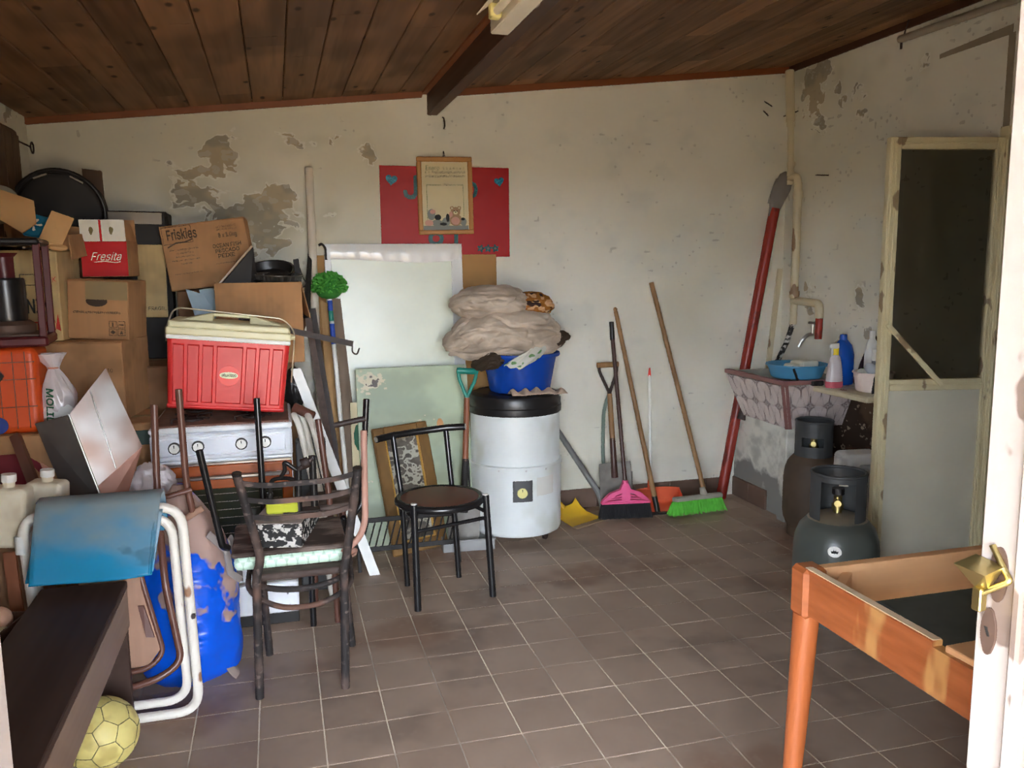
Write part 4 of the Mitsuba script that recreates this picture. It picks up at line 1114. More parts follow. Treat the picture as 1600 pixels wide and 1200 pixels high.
s.part('shell', lathe([(0, 0), (.078, 0), (.084, .006), (.096, .092), (.103, .094), (.103, .101), (.093, .100), (.080, .010), (0, .009)], 36), 'pink_tub', 40)
s = Thing('spray_can', 'white topped can with grey label standing in the pink tub', 'can', at(2.905, .885, Z+.009))
s.part('body', cyl(.031, 0, .145, 24), 'label_grey', 30)
s.part('cap', cyl(.0315, .145, .205, 24), 'bottle_white', 30, label='white cap')
s = Thing('clear_bottle', 'clear plastic bottle leaning sideways in the pink tub', 'bottle', at(2.895, .80, Z+.045, rz=-50, ry=-48))
s.part('body', lathe([(0, -.04), (.028, -.038), (.030, .0), (.030, .10), (.024, .125), (.012, .14), (0, .14)], 24), 'clear_grey', 40)
s.part('label', cyl(.0306, .02, .075, 24), 'label_grey', 30)
s = Thing('white_bottle', 'tall white plastic bottle at the back of the shelf', 'bottle', at(2.944, .985, Z))
s.part('body', lathe([(0, 0), (.034, 0), (.036, .01), (.036, .19), (.028, .235), (.014, .262), (0, .262)], 28), 'bottle_white', 40)
s.part('cap', cyl(.015, .262, .300, 16), 'bottle_white', 30)
s = Thing('brush', 'black brush handle hanging over the pink tub rim', 'brush', at(2.805, .78, Z+.03))
s.own(move(cbox(-.012, .012, -.006, .006, -.032, .06, .005), RX(10)), 'black_plastic')
s = Thing('sponge_cloth', 'crumpled green and tan scrubber in the pink tub', 'scrubber', at(2.835, .895, Z+.085))
s.own(blob((0, 0, 0), (.045, .04, .03), .25, 3, 3, 5, .4), 'floral', True)
s = Thing('scrub_brush', 'dark brown long brush leaning on the wall behind the tub', 'brush')
s.own(tube([(2.935, 1.08, Z), (2.955, 1.06, Z+.12), (2.962, .985, Z+.27)], 1, flat=(.016, .008), up=(1, 0, 0)), 'iron_dark')
# blue bowl in the sink
b_ = Thing('blue_bowl', 'light blue plastic bowl resting on the sink rim', 'bowl', at(2.695, 1.285, .828))
b_.own(lathe([(0, 0), (.125, 0), (.135, .006), (.155, .066), (.166, .070), (.166, .078), (.150, .076), (.130, .012), (0, .010)], 48), 'bowl_blue', 35)
q = Thing('soap_cloth', 'folded white cloth lying in the light blue bowl', 'cloth', at(2.725, 1.27, .828+.05, rz=12))
q.own(cat(rbox(-.055, .075, -.05, .05, 0, .045, .014, 1), rbox(-.10, -.04, -.03, .05, 0, .030, .012, 1)), 'soap_white', 30)
q = Thing('black_clip', 'small black strip hooked over the blue bowl rim', 'strip', at(2.61, 1.145, .83))
q.own(move(cbox(-.006, .006, -.005, .003, .0, .075, .002), RX(9) @ RY(-28)), 'black_plastic')
q = Thing('black_box', 'small black box between bowl and spray bottle', 'box', at(2.716, 1.13, Z))
q.own(cbox(-.035, .035, -.02, .02, 0, .026, .004), 'black_matte')

# gas bottles and jerrycan
def gas_bottle(label, x, y, r, h, body_m, rz, hole):
    g = Thing('gas_bottle', label, 'gas bottle', at(x, y, 0, rz=rz))
    g.part('foot_ring', lathe([(r*.80, 0), (r*.82, 0), (r*.82, .055), (r*.80, .055), (r*.80, 0)], 40), body_m, 40)
    prof = [(0, .03), (r*.5, .03), (r*.86, .06), (r*.97, .10), (r, .14), (r, h-.15), (r*.97, h-.105), (r*.88, h-.06), (r*.70, h-.025), (r*.40, h-.005), (0, h)]
    b = g.part('body', lathe(prof, 56), body_m, 40)
    zc = h-.035; rc = r*.62; H = .20
    ring = lathe([(rc, zc), (rc+.005, zc), (rc+.005, zc+H), (rc+.011, zc+H+.004), (rc+.006, zc+H+.009), (rc, zc+H), (rc, zc)], 48)
    R_ = to_m(lathe([(rc-.002, zc), (rc+.004, zc), (rc+.004, zc+H), (rc-.002, zc+H), (rc-.002, zc)], 48))
    for a, zz, w_, h_ in hole:
        R_ = R_-to_m(move(box(-w_/2, w_/2, 0, .4, zz-h_/2, zz+h_/2), RZ(a)))
    g.part('collar', from_m(R_), 'gas_collar', 40)
    g.part('rim', move(trimesh.creation.torus(rc+.001, .007, 48, 8), TR(0, 0, zc+H)), 'gas_collar', True)
    v = g.part('valve', cat(cyl(.016, h-.01, h+.065, 14), cyl(.022, h+.012, h+.035, 14), move(cyl(.014, 0, .045, 12), TR(0, 0, h+.045) @ RZ(0) @ RX(90))), 'brass', 40, label='brass valve')
    v.part('knob', cyl(.024, h+.075, h+.10, 12), 'black_plastic', 30)
    return g
H1 = .452
g = gas_bottle('dark green gas bottle standing nearest in front of the glazed door', 2.085, .075, .168, H1, 'gas_green', -37, [(180, H1+.04, .13, .20), (60, H1+.05, .04, .10), (-60, H1+.05, .04, .10)])
def on_gas(u, v):
    a = -.02+(u-.5)*.30; zz = .318+(v-.5)*.075
    return (.1695*math.sin(a), -.1695*math.cos(a), zz)
d0 = Polygon([(.026*math.cos(a), .022*math.sin(a)) for a in np.linspace(0, 2*np.pi, 30, endpoint=False)])
g.part('emblem', move(prism_y(d0, .0015), TR(-.004, -.166, .335) @ RX(-4)), 'white_plastic', label='round white emblem')
g.part('emblem_mark', move(prism_y(Polygon([(-.012, -.006), (.012, -.006), (.014, .004), (.007, .001), (.004, .010), (0, .003), (-.004, .010), (-.007, .001), (-.014, .004)]), .0012), TR(-.004, -.1675, .335) @ RX(-4)), 'ink')
g.part('tag', move(cbox(-.018, .018, -.002, .001, 0, .022, .0006), TR(.02, -.108+.20, H1+.085)), 'white_card', label='small white tag')
gas_bottle('rusty brown gas bottle standing under the sink', 2.655, 1.045, .150, .46, 'gas_brown', -37, [(178, .52, .11, .05), (70, .50, .05, .09)])
j = Thing('jerrycan', 'white plastic jerrycan behind the gas bottles', 'jerrycan', at(2.70, .735, 0, rz=-8))
body = to_m(rbox(-.105, .105, -.075, .075, 0, .52, .03, 2))
body = body-to_m(move(box(-.2, .2, -.2, .2, 0, .3), TR(-.17, 0, .49) @ RY(-38)))
body = body-to_m(rbox(-.045, .055, -.2, .2, .425, .470, .018, 2))
j.part('body', from_m(body), 'bottle_white', 30)
j.part('cap', move(cyl(.026, 0, .035, 18), TR(-.085, 0, .475) @ RY(-25)), 'bottle_white', 30)

# ================================================================ table frame without a top
TZ = .75
t = Thing('table_frame', 'orange wooden table frame without a top standing at the right', 'table')
t.part('rail', cbox(1.105, 2.02, -1.135, -1.108, TZ-.105, TZ-.004, .002), 'table_raw', label='long bare wood rail')
rr = to_m(cbox(1.088, 1.112, -1.90, -1.125, TZ-.112, TZ-.002, .002))
rr = rr-to_m(box(1.0, 1.2, -1.66, -1.53, TZ-.014, TZ+.1))
t.part('rail', from_m(rr), 'table_wood', label='varnished side rail with worn streaks')
t.part('rail_edge', cbox(1.090, 1.110, -1.53, -1.125, TZ-.003, TZ, .001), 'raw_edge')
t.part('corner_block', cat(panel3([(1.12, -1.21, TZ-.02), (1.20, -1.135, TZ-.02), (1.20, -1.135, TZ-.09), (1.12, -1.21, TZ-.09)], .022)), 'table_raw')
def leg(cx, cy, dx, dy, m_='table_wood'):
    hd_ = cbox(cx-.030, cx+.034, cy-.034, cy+.030, TZ-.125, TZ-.001, .010)
    lg = t.part('leg', tube(np.array([(cx, cy, TZ-.12), (cx+dx*.3, cy+dy*.3, .42), (cx+dx, cy+dy, 0)]), [.031, .027, .017], 20), 'table_leg', 40)
    lg.part('head', hd_, m_)
leg(1.108, -1.112, -.035, .0)
leg(2.02, -1.112, .04, .03)
leg(1.10, -1.92, -.03, -.03)
leg(2.02, -1.92, .04, -.03)
t.part('rail', cbox(1.11, 2.02, -1.932, -1.908, TZ-.105, TZ-.004, .002), 'table_wood')
t.part('rail', cbox(2.008, 2.032, -1.90, -1.125, TZ-.105, TZ-.004, .002), 'table_wood')
sl = t.part('slat', move(cbox(-.02, .92, -.034, .034, -.008, .008, .002), TR(1.118, -1.585, TZ-.010) @ RZ(2)), 'table_raw', label='loose bare cross slat')
for k in range(2):
    sl.part('nail_hole', move(cyl(.004, 0, .0015, 8), TR(1.15+.03*k, -1.585-.008*k, TZ-.0025)), 'iron_dark')
# dark slab under the table
q = Thing('stone_slab', 'dark grey slab lying low behind the table frame', 'slab', at(2.40, -.42, .0, rz=-10))
q.part('slab', cbox(-.36, .55, -.36, .28, .16, .19, .004), 'slab')
for a, b in ((-.30, -.28), (.45, -.28), (-.30, .2), (.45, .2)):
    q.part('block', cbox(a, a+.09, b, b+.09, 0, .16, .006), 'cement')

# ================================================================ ceiling light
t = Thing('fluorescent_fixture', 'white fluorescent batten fixed beside the dark ceiling beam', 'light fixture', at(.612, -.2, 0, rz=0))
zc = 2.262
t.part('housing', cbox(.020, .082, -1.15, .215, zc-.052, zc+.004, .004), 'lamp_white')
t.part('reflector', panel3([(-.055, .09, zc-.030), (-.055, -1.15, zc-.030), (-.012, -1.15, zc+.004), (-.012, .09, zc+.004)], .003), 'lamp_white', label='slanting white reflector wing')
t.part('back_plate', box(-.014, .022, -1.15, .09, zc-.004, zc+.004), 'lamp_grey')
t.part('lamp_tube', rod((.0, -1.12, zc-.025), (.0, .05, zc-.025), .013, 14), 'lamp_white', 40)
t.part('holder', cbox(-.020, .016, .05, .085, zc-.045, zc, .004), 'tube_end', label='yellowed lamp holder')
t.part('bracket', box(.06, .139, .05, .09, zc+.002, zc+.02), 'lamp_grey')
t = Thing('cable_duct', 'thin white cable duct along the right side of the beam', 'cable duct')
t.own(cbox(.812, .832, -1.4, .17, ceil_z(.82)-.022, ceil_z(.82)-.001, .003), 'lamp_white')
# ================================================================ left side: stove, cooler, stacked chairs, pile of boxes
SX0, SX1, SY, SD = -.585, -.045, .675, .50
t = Thing('stove', 'white gas stove with orange oven door standing under the red cooler', 'stove')
t.part('body', cat(box(SX0+.004, SX1-.004, SY+.03, SY+SD, .05, .83), cbox(SX0, SX1, SY+.004, SY+SD, .822, .845, .006)), 'enamel')
t.part('cooktop', cbox(SX0+.012, SX1-.012, SY+.02, SY+SD-.01, .843, .852, .003), 'stove_top', label='brown rusty cooktop')
for k in range(4):
    bx, by = SX0+.15+(k % 2)*.24, SY+.14+(k//2)*.22
    b = t.part('burner', move(lathe([(0, 0), (.045, 0), (.045, .010), (.03, .016), (0, .016)], 20), TR(bx, by, .850)), 'iron_dark', 30)
    b.part('grate', cat(*[rod((bx+.10*math.cos(a), by+.10*math.sin(a), .868), (bx+.03*math.cos(a), by+.03*math.sin(a), .868), .004, 6) for a in np.arange(4)*np.pi/2+.78], rod((bx-.07, by-.07, .852), (bx-.07, by-.07, .87), .004, 6), rod((bx+.07, by+.07, .852), (bx+.07, by+.07, .87), .004, 6)), 'iron_dark', kind='stuff')
cpn = t.part('control_panel', cbox(SX0+.004, SX1-.002, SY-.004, SY+.04, .712, .820, .008), 'enamel_panel', label='white control panel')
cpn.part('embossed_border', cat(tube([(SX0+.03, SY-.004, .735), (SX1-.03, SY-.004, .735), (SX1-.03, SY-.004, .802), (SX0+.03, SY-.004, .802)], 1, closed=True, flat=(.003, .0014), up=(0, 1, 0))), 'enamel_panel')
for k, x in enumerate((-.492, -.405, -.243, -.152)):
    kz = .768+.004*k/3
    kb = t.part('knob', move(lathe([(0, 0), (.0235, 0), (.0235, .008), (.021, .012), (0, .012)], 28), TR(x, SY-.004, kz) @ RX(90)), 'plate_dark', 30)
    kb.part('face', move(lathe([(0, .012), (.0185, .012), (.0175, .017), (0, .017)], 28), TR(x, SY-.004, kz) @ RX(90)), 'knob_face', 30, label='white knob face')
    kb.part('pointer', cbox(x-.0016, x+.0016, SY-.0225, SY-.0208, kz+.003, kz+.014, .0005), 'ink')
t.part('chrome_strip', cbox(SX0+.012, SX1-.008, SY-.004, SY+.03, .690, .702, .003), 'chrome')
od = t.part('oven_door', cat(cbox(SX0+.012, SX1-.008, SY-.002, SY+.03, .592, .688, .005), cbox(SX0+.012, SX1-.008, SY-.002, SY+.03, .272, .352, .005), cbox(SX0+.012, SX0+.052, SY-.002, SY+.03, .34, .60, .005), cbox(SX1-.05, SX1-.008, SY-.002, SY+.03, .34, .60, .005)), 'orange_enamel', label='orange oven door')
od.part('handle', cat(cbox(SX0+.02, SX1-.02, SY-.026, SY-.014, .636, .652, .004), cbox(SX0+.05, SX0+.07, SY-.018, SY+.0, .638, .650, .002), cbox(SX1-.07, SX1-.05, SY-.018, SY+.0, .638, .650, .002)), 'chrome')
od.part('window', cbox(SX0+.05, SX1-.048, SY+.002, SY+.012, .345, .598, .002), 'oven_glass', label='dark oven window')
for k in range(7):
    od.part('window_line', cbox(SX0+.055, SX1-.053, SY-.0002, SY+.0025, .372+k*.033, .3745+k*.033, .0008), 'tin_dusty')
t.part('drawer', cbox(SX0+.006, SX1-.004, SY-.002, SY+.03, .192, .258, .006), 'enamel')
t.part('drawer_front', cbox(SX0+.006, SX1-.004, SY-.004, SY+.03, .048, .178, .006), 'enamel')
t.part('drawer_strip', cbox(SX0+.008, SX1-.006, SY-.008, SY+.03, .179, .191, .003), 'chrome')
t.part('catch', cbox(SX1-.052, SX1-.046, SY-.010, SY-.002, .128, .142, .002), 'iron_dark')
t.part('plinth', cbox(SX0+.01, SX1-.006, SY+.004, SY+SD, 0, .052, .003), 'black_matte', label='black plinth')

# cooler
Tc = at(-.297, .865, .895, ry=5.6)
t = Thing('cooler', 'red plastic picnic cooler with a cream lid on the stove', 'cooler', Tc)
w, d = .232, .145
def shell(z):
    k = .955+.045*min(1, z/.28)
    return k
pts = []
hull = trimesh.Trimesh(np.vstack([trimesh.creation.icosphere(2, .022).vertices+np.array([sx*(w*.955-.022), sy*(d*.95-.022), .022]) for sx in (-1, 1) for sy in (-1, 1)] +
                                 [trimesh.creation.icosphere(2, .022).vertices*np.array([1, 1, .05])+np.array([sx*(w-.022), sy*(d-.022), .282]) for sx in (-1, 1) for sy in (-1, 1)])).convex_hull
t.part('body', hull, 'cooler_red', 35)
for xa, xb in ((-.211, -.165), (-.157, -.109), (-.101, -.055), (-.047, .057), (.065, .107), (.115, .159), (.167, .211)):
    # raised ribs follow the taper of the front
    f0, f1 = -(d*.955), -(d-.001)
    v = [(x*(.965 if z < .1 else .995), y-o, z) for (x, o, e) in ((xa, -.004, 0), (xb, -.004, 0), (xa+.005, .009, .008), (xb-.005, .009, .008)) for (y, z) in ((f0, .028+e), (f1, .264-e))]
    rib = trimesh.Trimesh(np.array(v)).convex_hull
    t.part('rib', rib, 'cooler_red')
t.part('foot_band', rbox(-w*.965, w*.965, -d*.965, d*.965, .004, .022, .008, 1), 'cooler_red', 35)
t.part('rim_band', rbox(-w-.003, w+.003, -d-.003, d+.003, .278, .296, .006, 1), 'white_plastic', 35, label='white rim band')
ld = t.part('lid', cat(rbox(-w-.004, w+.004, -d-.004, d+.004, .294, .326, .008, 2), rbox(-w+.002, w-.002, -d+.002, d-.002, .322, .350, .010, 2)), 'cream_plastic', 35, label='cream lid')
hump = lambda xa, xb, za, zb: trimesh.Trimesh(np.array([(xa, -.055, .348), (xa, .055, .348), (xb, -.055, .348), (xb, .055, .348), (xa, -.035, .348+za), (xa, .035, .348+za), (xb, -.035, .348+zb), (xb, .035, .348+zb)])).convex_hull
ld.part('grip_ridge', cat(hump(-.19, -.072, .003, .034)), 'cream_plastic')
ld.part('grip_ridge', cat(hump(.072, .205, .034, .003)), 'cream_plastic')
ld.part('grip_bar', rbox(-.075, .075, -.012, .012, .368, .382, .005, 1), 'cream_plastic', 35)
bail = fillet([(-w-.016, 0, .255), (-w-.020, -.01, .30), (-w+.010, -.02, .395), (w-.028, -.02, .378), (w+.018, -.012, .33), (w+.020, 0, .28), (w+.018, .01, .11)], .035)
t.part('bail_handle', tube(bail, .0035, 8), 'wire', True, label='thin metal bail handle')
for sx in (-1, 1):
    t.part('hinge_knob', rod((sx*(w), 0, .302), (sx*(w+.022), 0, .302), .012, 12), 'cream_plastic', 40)
bd = t.part('badge', move(prism_y(Point(0, 0).buffer(.040), .003), TR(.005, -.1555, .145) @ RX(-1.5)), 'badge_red')
ov = Polygon([(.035*math.cos(a), .0135*math.sin(a)) for a in np.linspace(0, 2*np.pi, 40, endpoint=False)])
bd.part('oval', move(prism_y(ov, .002), TR(.005, -.1585, .147) @ RX(-1.5)), 'cream_plastic')
bd.part('lettering', move(text('HELATODO', .0105, .0008, .054, True), TR(.005-.027, -.1605, .142) @ RX(-1.5) @ UPRIGHT), 'ink')

# cartons
def carton(label, T, w, d, h, m_, opened=False, flaps=(), tape=True, name='carton', kind=None):
    """Cardboard box, origin at the middle of its bottom, front at y = -d/2; flaps: (side, angle) of the raised ones."""
    c = Thing(name, label, 'box', T)
    e = .004
    if opened:
        c.part('body', cat(box(-w/2, w/2, -d/2, -d/2+e, 0, h), box(-w/2, w/2, d/2-e, d/2, 0, h), box(-w/2, -w/2+e, -d/2, d/2, 0, h), box(w/2-e, w/2, -d/2, d/2, 0, h), box(-w/2, w/2, -d/2, d/2, 0, e)), m_)
    else:
        c.part('body', cbox(-w/2, w/2, -d/2, d/2, 0, h-.003, .004), m_)
        c.part('flap', cbox(-w/2+.001, w/2-.001, -d/2+.001, -.001, h-.0035, h, .001), m_)
        c.part('flap', cbox(-w/2+.001, w/2-.001, .001, d/2-.001, h-.0035, h, .001), m_)
        if tape:
            c.part('tape', cat(box(-w/2-.001, w/2+.001, -.024, .024, h, h+.0008)), 'tape')
    for side, ang in flaps:
        L = d/2 if side in 'fb' else w/2*.9
        if side == 'f': f_ = move(cbox(-w/2+.003, w/2-.003, -.002, .002, 0, L, .001), TR(0, -d/2+.002, h) @ RX(ang))
        if side == 'b': f_ = move(cbox(-w/2+.003, w/2-.003, -.002, .002, 0, L, .001), TR(0, d/2-.002, h) @ RX(-ang))
        if side == 'r': f_ = move(cbox(-.002, .002, -d/2+.003, d/2-.003, 0, L, .001), TR(w/2-.002, 0, h) @ RY(ang))
        if side == 'l': f_ = move(cbox(-.002, .002, -d/2+.003, d/2-.003, 0, L, .001), TR(-w/2+.002, 0, h) @ RY(-ang))
        c.part('flap', f_, m_)
    c.w, c.d, c.h = w, d, h
    return c
def pr_(c, s, h, x, z, m_='print_dark', w=None, bold=False, rot=0):
    """Printed line on the front of a carton, starting at x, z."""
    return c.part('print', move(text(s, h, .0005, w, bold), TR(x, -c.d/2-.0001, z) @ RY(-rot) @ UPRIGHT), m_)
def front(c, poly, m_, name='print', d=.0006):
    return c.part(name, move(prism_y(poly, d), TR(0, -c.d/2-.0001, 0)), m_)
# base rank of cartons that carry the rest, behind the stove and along the left wall
carton('plain carton at floor level behind the stove', at(-.43, 1.535, 0), .84, .60, .52, 'card_dark')
carton('plain brown carton behind the stove and cooler, second in its stack', at(-.43, 1.54, .5205), .83, .58, .51, 'card_dark')
carton('plain brown carton at the foot of the wall behind the black tub', at(-1.035, 1.60, 0), .30, .50, .75, 'card_dark')
carton('tall carton standing under the black tub', at(-1.035, 1.62, .7505), .29, .46, .76, 'card_dark')
c = carton('carton with a dark green printed edge low under the larger plain carton', at(-.805, 1.02, 0, rz=4), .39, .36, .845, 'card')
c.part('green_edge', cat(cbox(-.196, .1965, -.1815, -.178, .755, .815, .001), cbox(.194, .1975, -.1815, .15, .755, .815, .001)), 'green_edge', label='dark green edge band')
c = carton('large plain carton under the taped carton with food print', at(-.825, 1.13, .8465, rz=-8), .310, .36, .325, 'card')
pr_(c, '30', .014, .09, .20)
Tq = at(-.782, 1.16, 1.1735, rz=-9, ry=3)
c = carton('brown taped carton with food print and small symbols', Tq, .240, .24, .245, 'card')
c.part('tape', cat(box(-.048, .117, -.1215, -.119, .165, .240)), 'tape', label='brown tape over the front')
front(c, Polygon([(-.005+.042*math.cos(a), .158+.022*math.sin(a)) for a in np.linspace(0, 2*np.pi, 30)]), 'print_dark')
pr_(c, 'CRIADILLAS / PULPA / CORDERO', .0085, -.098, .108, w=.185, bold=True)
for i in range(2):
    for k in range(2):
        x0_, z0_ = .042+i*.034, .018+k*.032
        front(c, sbox(x0_, z0_, x0_+.030, z0_+.028).difference(sbox(x0_+.0018, z0_+.0018, x0_+.0282, z0_+.0262)), 'print_dark', 'symbol')
        g_ = [Polygon([(x0_+.005, z0_+.014), (x0_+.015, z0_+.024), (x0_+.025, z0_+.014), (x0_+.015, z0_+.005)]), sbox(x0_+.012, z0_+.005, x0_+.018, z0_+.022), Polygon([(x0_+.008, z0_+.006), (x0_+.022, z0_+.006), (x0_+.015, z0_+.022)]), sbox(x0_+.006, z0_+.011, x0_+.024, z0_+.016)][i*2+k]
        front(c, g_, 'print_dark', 'symbol')
# red and white open carton
c = carton('open red carton with white strawberry flap on the taped carton', at(-.776, 1.30, 1.430, rz=-4), .185, .20, .150, 'card', True, (('r', -14), ('b', -8)), name='fruit_carton')
front(c, sbox(-.092, .002, .092, .149), 'red_card', 'printed_front')
fl_ = c.part('printed_flap', move(cbox(-.090, .090, -.002, .002, 0, .092, .001), TR(0, -.098, .15) @ RX(6)), 'white_card', label='white flap with a red stripe')
Tf = TR(0, -.101, .15) @ RX(6)
fl_.part('stripe', move(prism_y(sbox(-.012, .0, -.003, .091), .0006), Tf), 'red_card')
for x in (-.045, .035):
    fl_.part('strawberry', move(prism_y(Polygon([(x-.009, .048), (x-.006, .058), (x, .062), (x+.007, .057), (x+.010, .047), (x+.002, .028), (x-.004, .029)]), .0006), Tf), 'berry')
it = text('Fresita', .034, .0006, .118); sh_ = np.eye(4); sh_[0, 1] = .35; it.apply_transform(sh_)
c.part('lettering', move(it, TR(-.058, -.1012, .070) @ UPRIGHT), 'white_card')
c.part('swash', move(prism_y(LineString([(-.04, .062), (.0, .066), (.045, .060), (.062, .064)]).buffer(.0016), .0006), TR(0, -.1005, 0)), 'white_card')
# pale case behind it
t = Thing('black_case', 'black case with a pale front strip against the back wall', 'case', at(-.70, 1.705, 1.0315, ry=1))
t.part('shell', cat(cbox(-.17, .118, -.12, .12, 0, .70, .006)), 'black_matte')
t.part('strip', cbox(-.145, .10, -.127, -.118, .640, .695, .002), 'lamp_grey', label='scuffed pale front strip')
t.part('side', panel3([(.118, -.12, .70), (.134, -.125, .62), (.134, -.125, .10), (.118, -.12, .05)], .010), 'black_matte')
t.part('panel', cbox(-.02, .108, -.128, -.118, .20, .545, .003), 'card_pale', label='pale beige panel')
t.part('print', move(text('FRAGIL', .016, .0006, .08), TR(.02, -.1285, .235) @ UPRIGHT), 'print_dark')
# cat food carton
carton('plain brown carton wedged under the cat food carton', at(-.375, 1.70, 1.031), .33, .30, .325, 'card_dark')
c = carton('tilted brown carton printed for ocean fish cat food', at(-.362, 1.625, 1.377, ry=-7.5, rz=-2), .385, .26, .305, 'card', name='cat_food_carton')
front(c, sbox(-.185, .218, -.052, .298).difference(sbox(-.183, .220, -.054, .296)), 'print_dark')
pr_(c, 'Friskies', .046, -.168, .238, w=.134, bold=True)
front(c, LineString([(-.168, .205), (-.13, .222), (-.09, .222), (-.055, .232)]).buffer(.0028), 'print_dark')
for k, (s_, ww) in enumerate((('Alimento completo para gatos en lata', .130), ('12 latas de 310 g', .075), ('Industria Argentina', .085), ('Mantener en lugar fresco y seco', .125), ('Contenido neto', .05))):
    pr_(c, s_, .0075, -.168+(.135-ww)/2, .186-k*.0165, w=ww)
pr_(c, 'Fabricado y distribuido por el productor', .0055, -.16, .075, w=.12)
for k in range(2): pr_(c, 'LOTE 0418 VENCE 12', .008, .06, .268-k*.014, w=.09)
pr_(c, '8 x 1.0kg', .020, .062, .222, w=.084, bold=True)
for k, s_ in enumerate(('OCEAN FISH', 'PESCADO', 'PEIXE')):
    pr_(c, s_, .0175, .028+.008*k, .176-k*.024, w=(.130, .110, .075)[k], bold=True)
pr_(c, 'sabor pescado de mar', .006, .03, .10, w=.11)
# open carton with kitchen things
c = carton('open brown carton holding black baking tins above the cooler', at(-.165, 1.340, 1.0315, rz=3), .375, .33, .365, 'card', True, (('r', 168),), name='open_carton')
t = Thing('black_board', 'thin black board with a pale edge sticking out of the open carton', 'board')
t.own(panel3([(-.345, 1.255, 1.36), (-.175, 1.30, 1.555), (-.165, 1.32, 1.41), (-.20, 1.275, 1.34)], .010), 'black_matte')
t.part('edge', tube([(-.350, 1.250, 1.365), (-.178, 1.295, 1.562)], 1, flat=(.004, .007), up=(0, 1, 0)), 'tape', label='pale edge')
t = Thing('fluted_tin', 'dark fluted baking tin lying on top of the open carton', 'baking tin', at(-.07, 1.35, 1.400, rx=4, ry=2))
fv = []
def flute(u, v):
    a = u*2*math.pi; r = .100+.012*v+.0028*math.sin(a*36)*(v > .05)
    return (r*math.cos(a), r*math.sin(a), v*.030)
t.part('side', grid(flute, 217, 5, .002), 'silver_dark', True)
t.part('base', cyl(.101, -.001, .002, 40), 'silver_dark', 30)
t.part('lip', move(trimesh.creation.torus(.113, .003, 60, 6), TR(0, 0, .030)), 'silver_dark', True)
t = Thing('black_pan', 'round black tin tilted behind the fluted baking tin', 'baking tin', at(-.11, 1.40, 1.415, rx=22, ry=-6))
t.own(lathe([(0, 0), (.10, 0), (.118, .035), (.122, .036), (.122, .040), (.115, .038), (.098, .004), (0, .004)], 40), 'black_plastic', 35)
t = Thing('paper_bag', 'crumpled brown paper bag behind the baking tins', 'bag', at(-.055, 1.60, 1.03))
t.own(blob((0, 0, .22), (.115, .06, .235), .2, 2.6, 4, 8, .35), 'card_dark', True)
t = Thing('black_strap', 'black strap standing up behind the open carton', 'strap')
t.part('band', panel3([(.005, 1.55, 1.50), (.032, 1.55, 1.505), (.045, 1.53, 1.36), (.018, 1.53, 1.36)], .006), 'black_matte')
t.part('tail', tube(fillet([(.035, 1.54, 1.46), (.05, 1.54, 1.41), (.07, 1.50, 1.375), (.03, 1.50, 1.36)], .02), .003, 6), 'black_matte', True)
t = Thing('umbrella', 'folded black umbrella shaft leaning to the wall by the grey pole', 'umbrella')
t.own(tube([(.055, 1.52, 1.22), (.10, 1.83, 1.53)], [.018, .011], 10), 'black_matte', True)
t = Thing('bent_tube', 'thin black bent tube end between grey pole and white panel', 'tube')
t.own(tube(fillet([(.145, 1.83, 1.575), (.163, 1.83, 1.585), (.180, 1.82, 1.560), (.180, 1.82, 1.50)], .01), .006, 8), 'black_matte', True)
t = Thing('paper_sheets', 'pale blue folded sheets wedged between cartons and cooler', 'paper')
t.own(cat(panel3([(-.475, 1.30, 1.37), (-.40, 1.30, 1.345), (-.31, 1.30, 1.17), (-.42, 1.28, 1.17)], .006), panel3([(-.42, 1.34, 1.365), (-.33, 1.34, 1.375), (-.33, 1.34, 1.20), (-.40, 1.34, 1.20)], .006)), 'light_blue_paper')
t = Thing('black_bag', 'black plastic bag bulging between cooler and white slat', 'bag', at(-.015, 1.28, 0))
t.own(cat(blob((-.005, -.02, .90), (.055, .07, .10), .18, 3, 4, 31, .35)), 'black_plastic', True)
t = Thing('dark_plank', 'dark narrow plank leaning behind the white slat', 'plank')
t.own(panel3([(.045, 1.40, 1.22), (.075, 1.40, 1.22), (.225, 1.32, 0), (.185, 1.32, 0)], .012), 'beam')
# big black tub on its side
Tt = at(-1.0, 1.50, 1.715, rx=90+6)
t = Thing('black_tub', 'large round black plastic tub lying on its side on the boxes', 'tub', Tt)
t.part('shell', lathe([(0, -.19), (.150, -.19), (.165, -.18), (.186, .035), (.193, .04), (.193, .05), (.178, .05), (.160, -.165), (0, -.17)], 56), 'black_matte', 35)
t.part('rim', move(trimesh.creation.torus(.189, .010, 60, 10), TR(0, 0, .045)), 'black_plastic', True)
t.part('inset', lathe([(0, -.005), (.172, -.005), (.176, .006), (.150, .018), (0, .022)], 48), 'black_matte', 35)
for a in (60, 110):
    ca = math.radians(a)
    t.part('clip', move(cbox(-.03, .03, -.004, .004, -.004, .004, .002), TR(.172*math.cos(ca), .172*math.sin(ca), .052) @ RZ(a+90)), 'lamp_grey')
t = Thing('brown_board', 'dark brown wooden panel standing behind the black tub', 'panel')
t.own(panel3([(-.955, 1.80, 1.50), (-.865, 1.80, 1.50), (-.872, 1.80, 1.935), (-.958, 1.80, 1.945)], .018), 'shutter')
t = Thing('grey_bowl', 'grey rounded lid edge at the far left above the torn carton', 'lid', at(-1.165, 1.20, 1.72, rx=70))
t.own(lathe([(0, 0), (.06, .004), (.085, .02), (.085, .028), (0, .02)], 36), 'lamp_grey', 35)
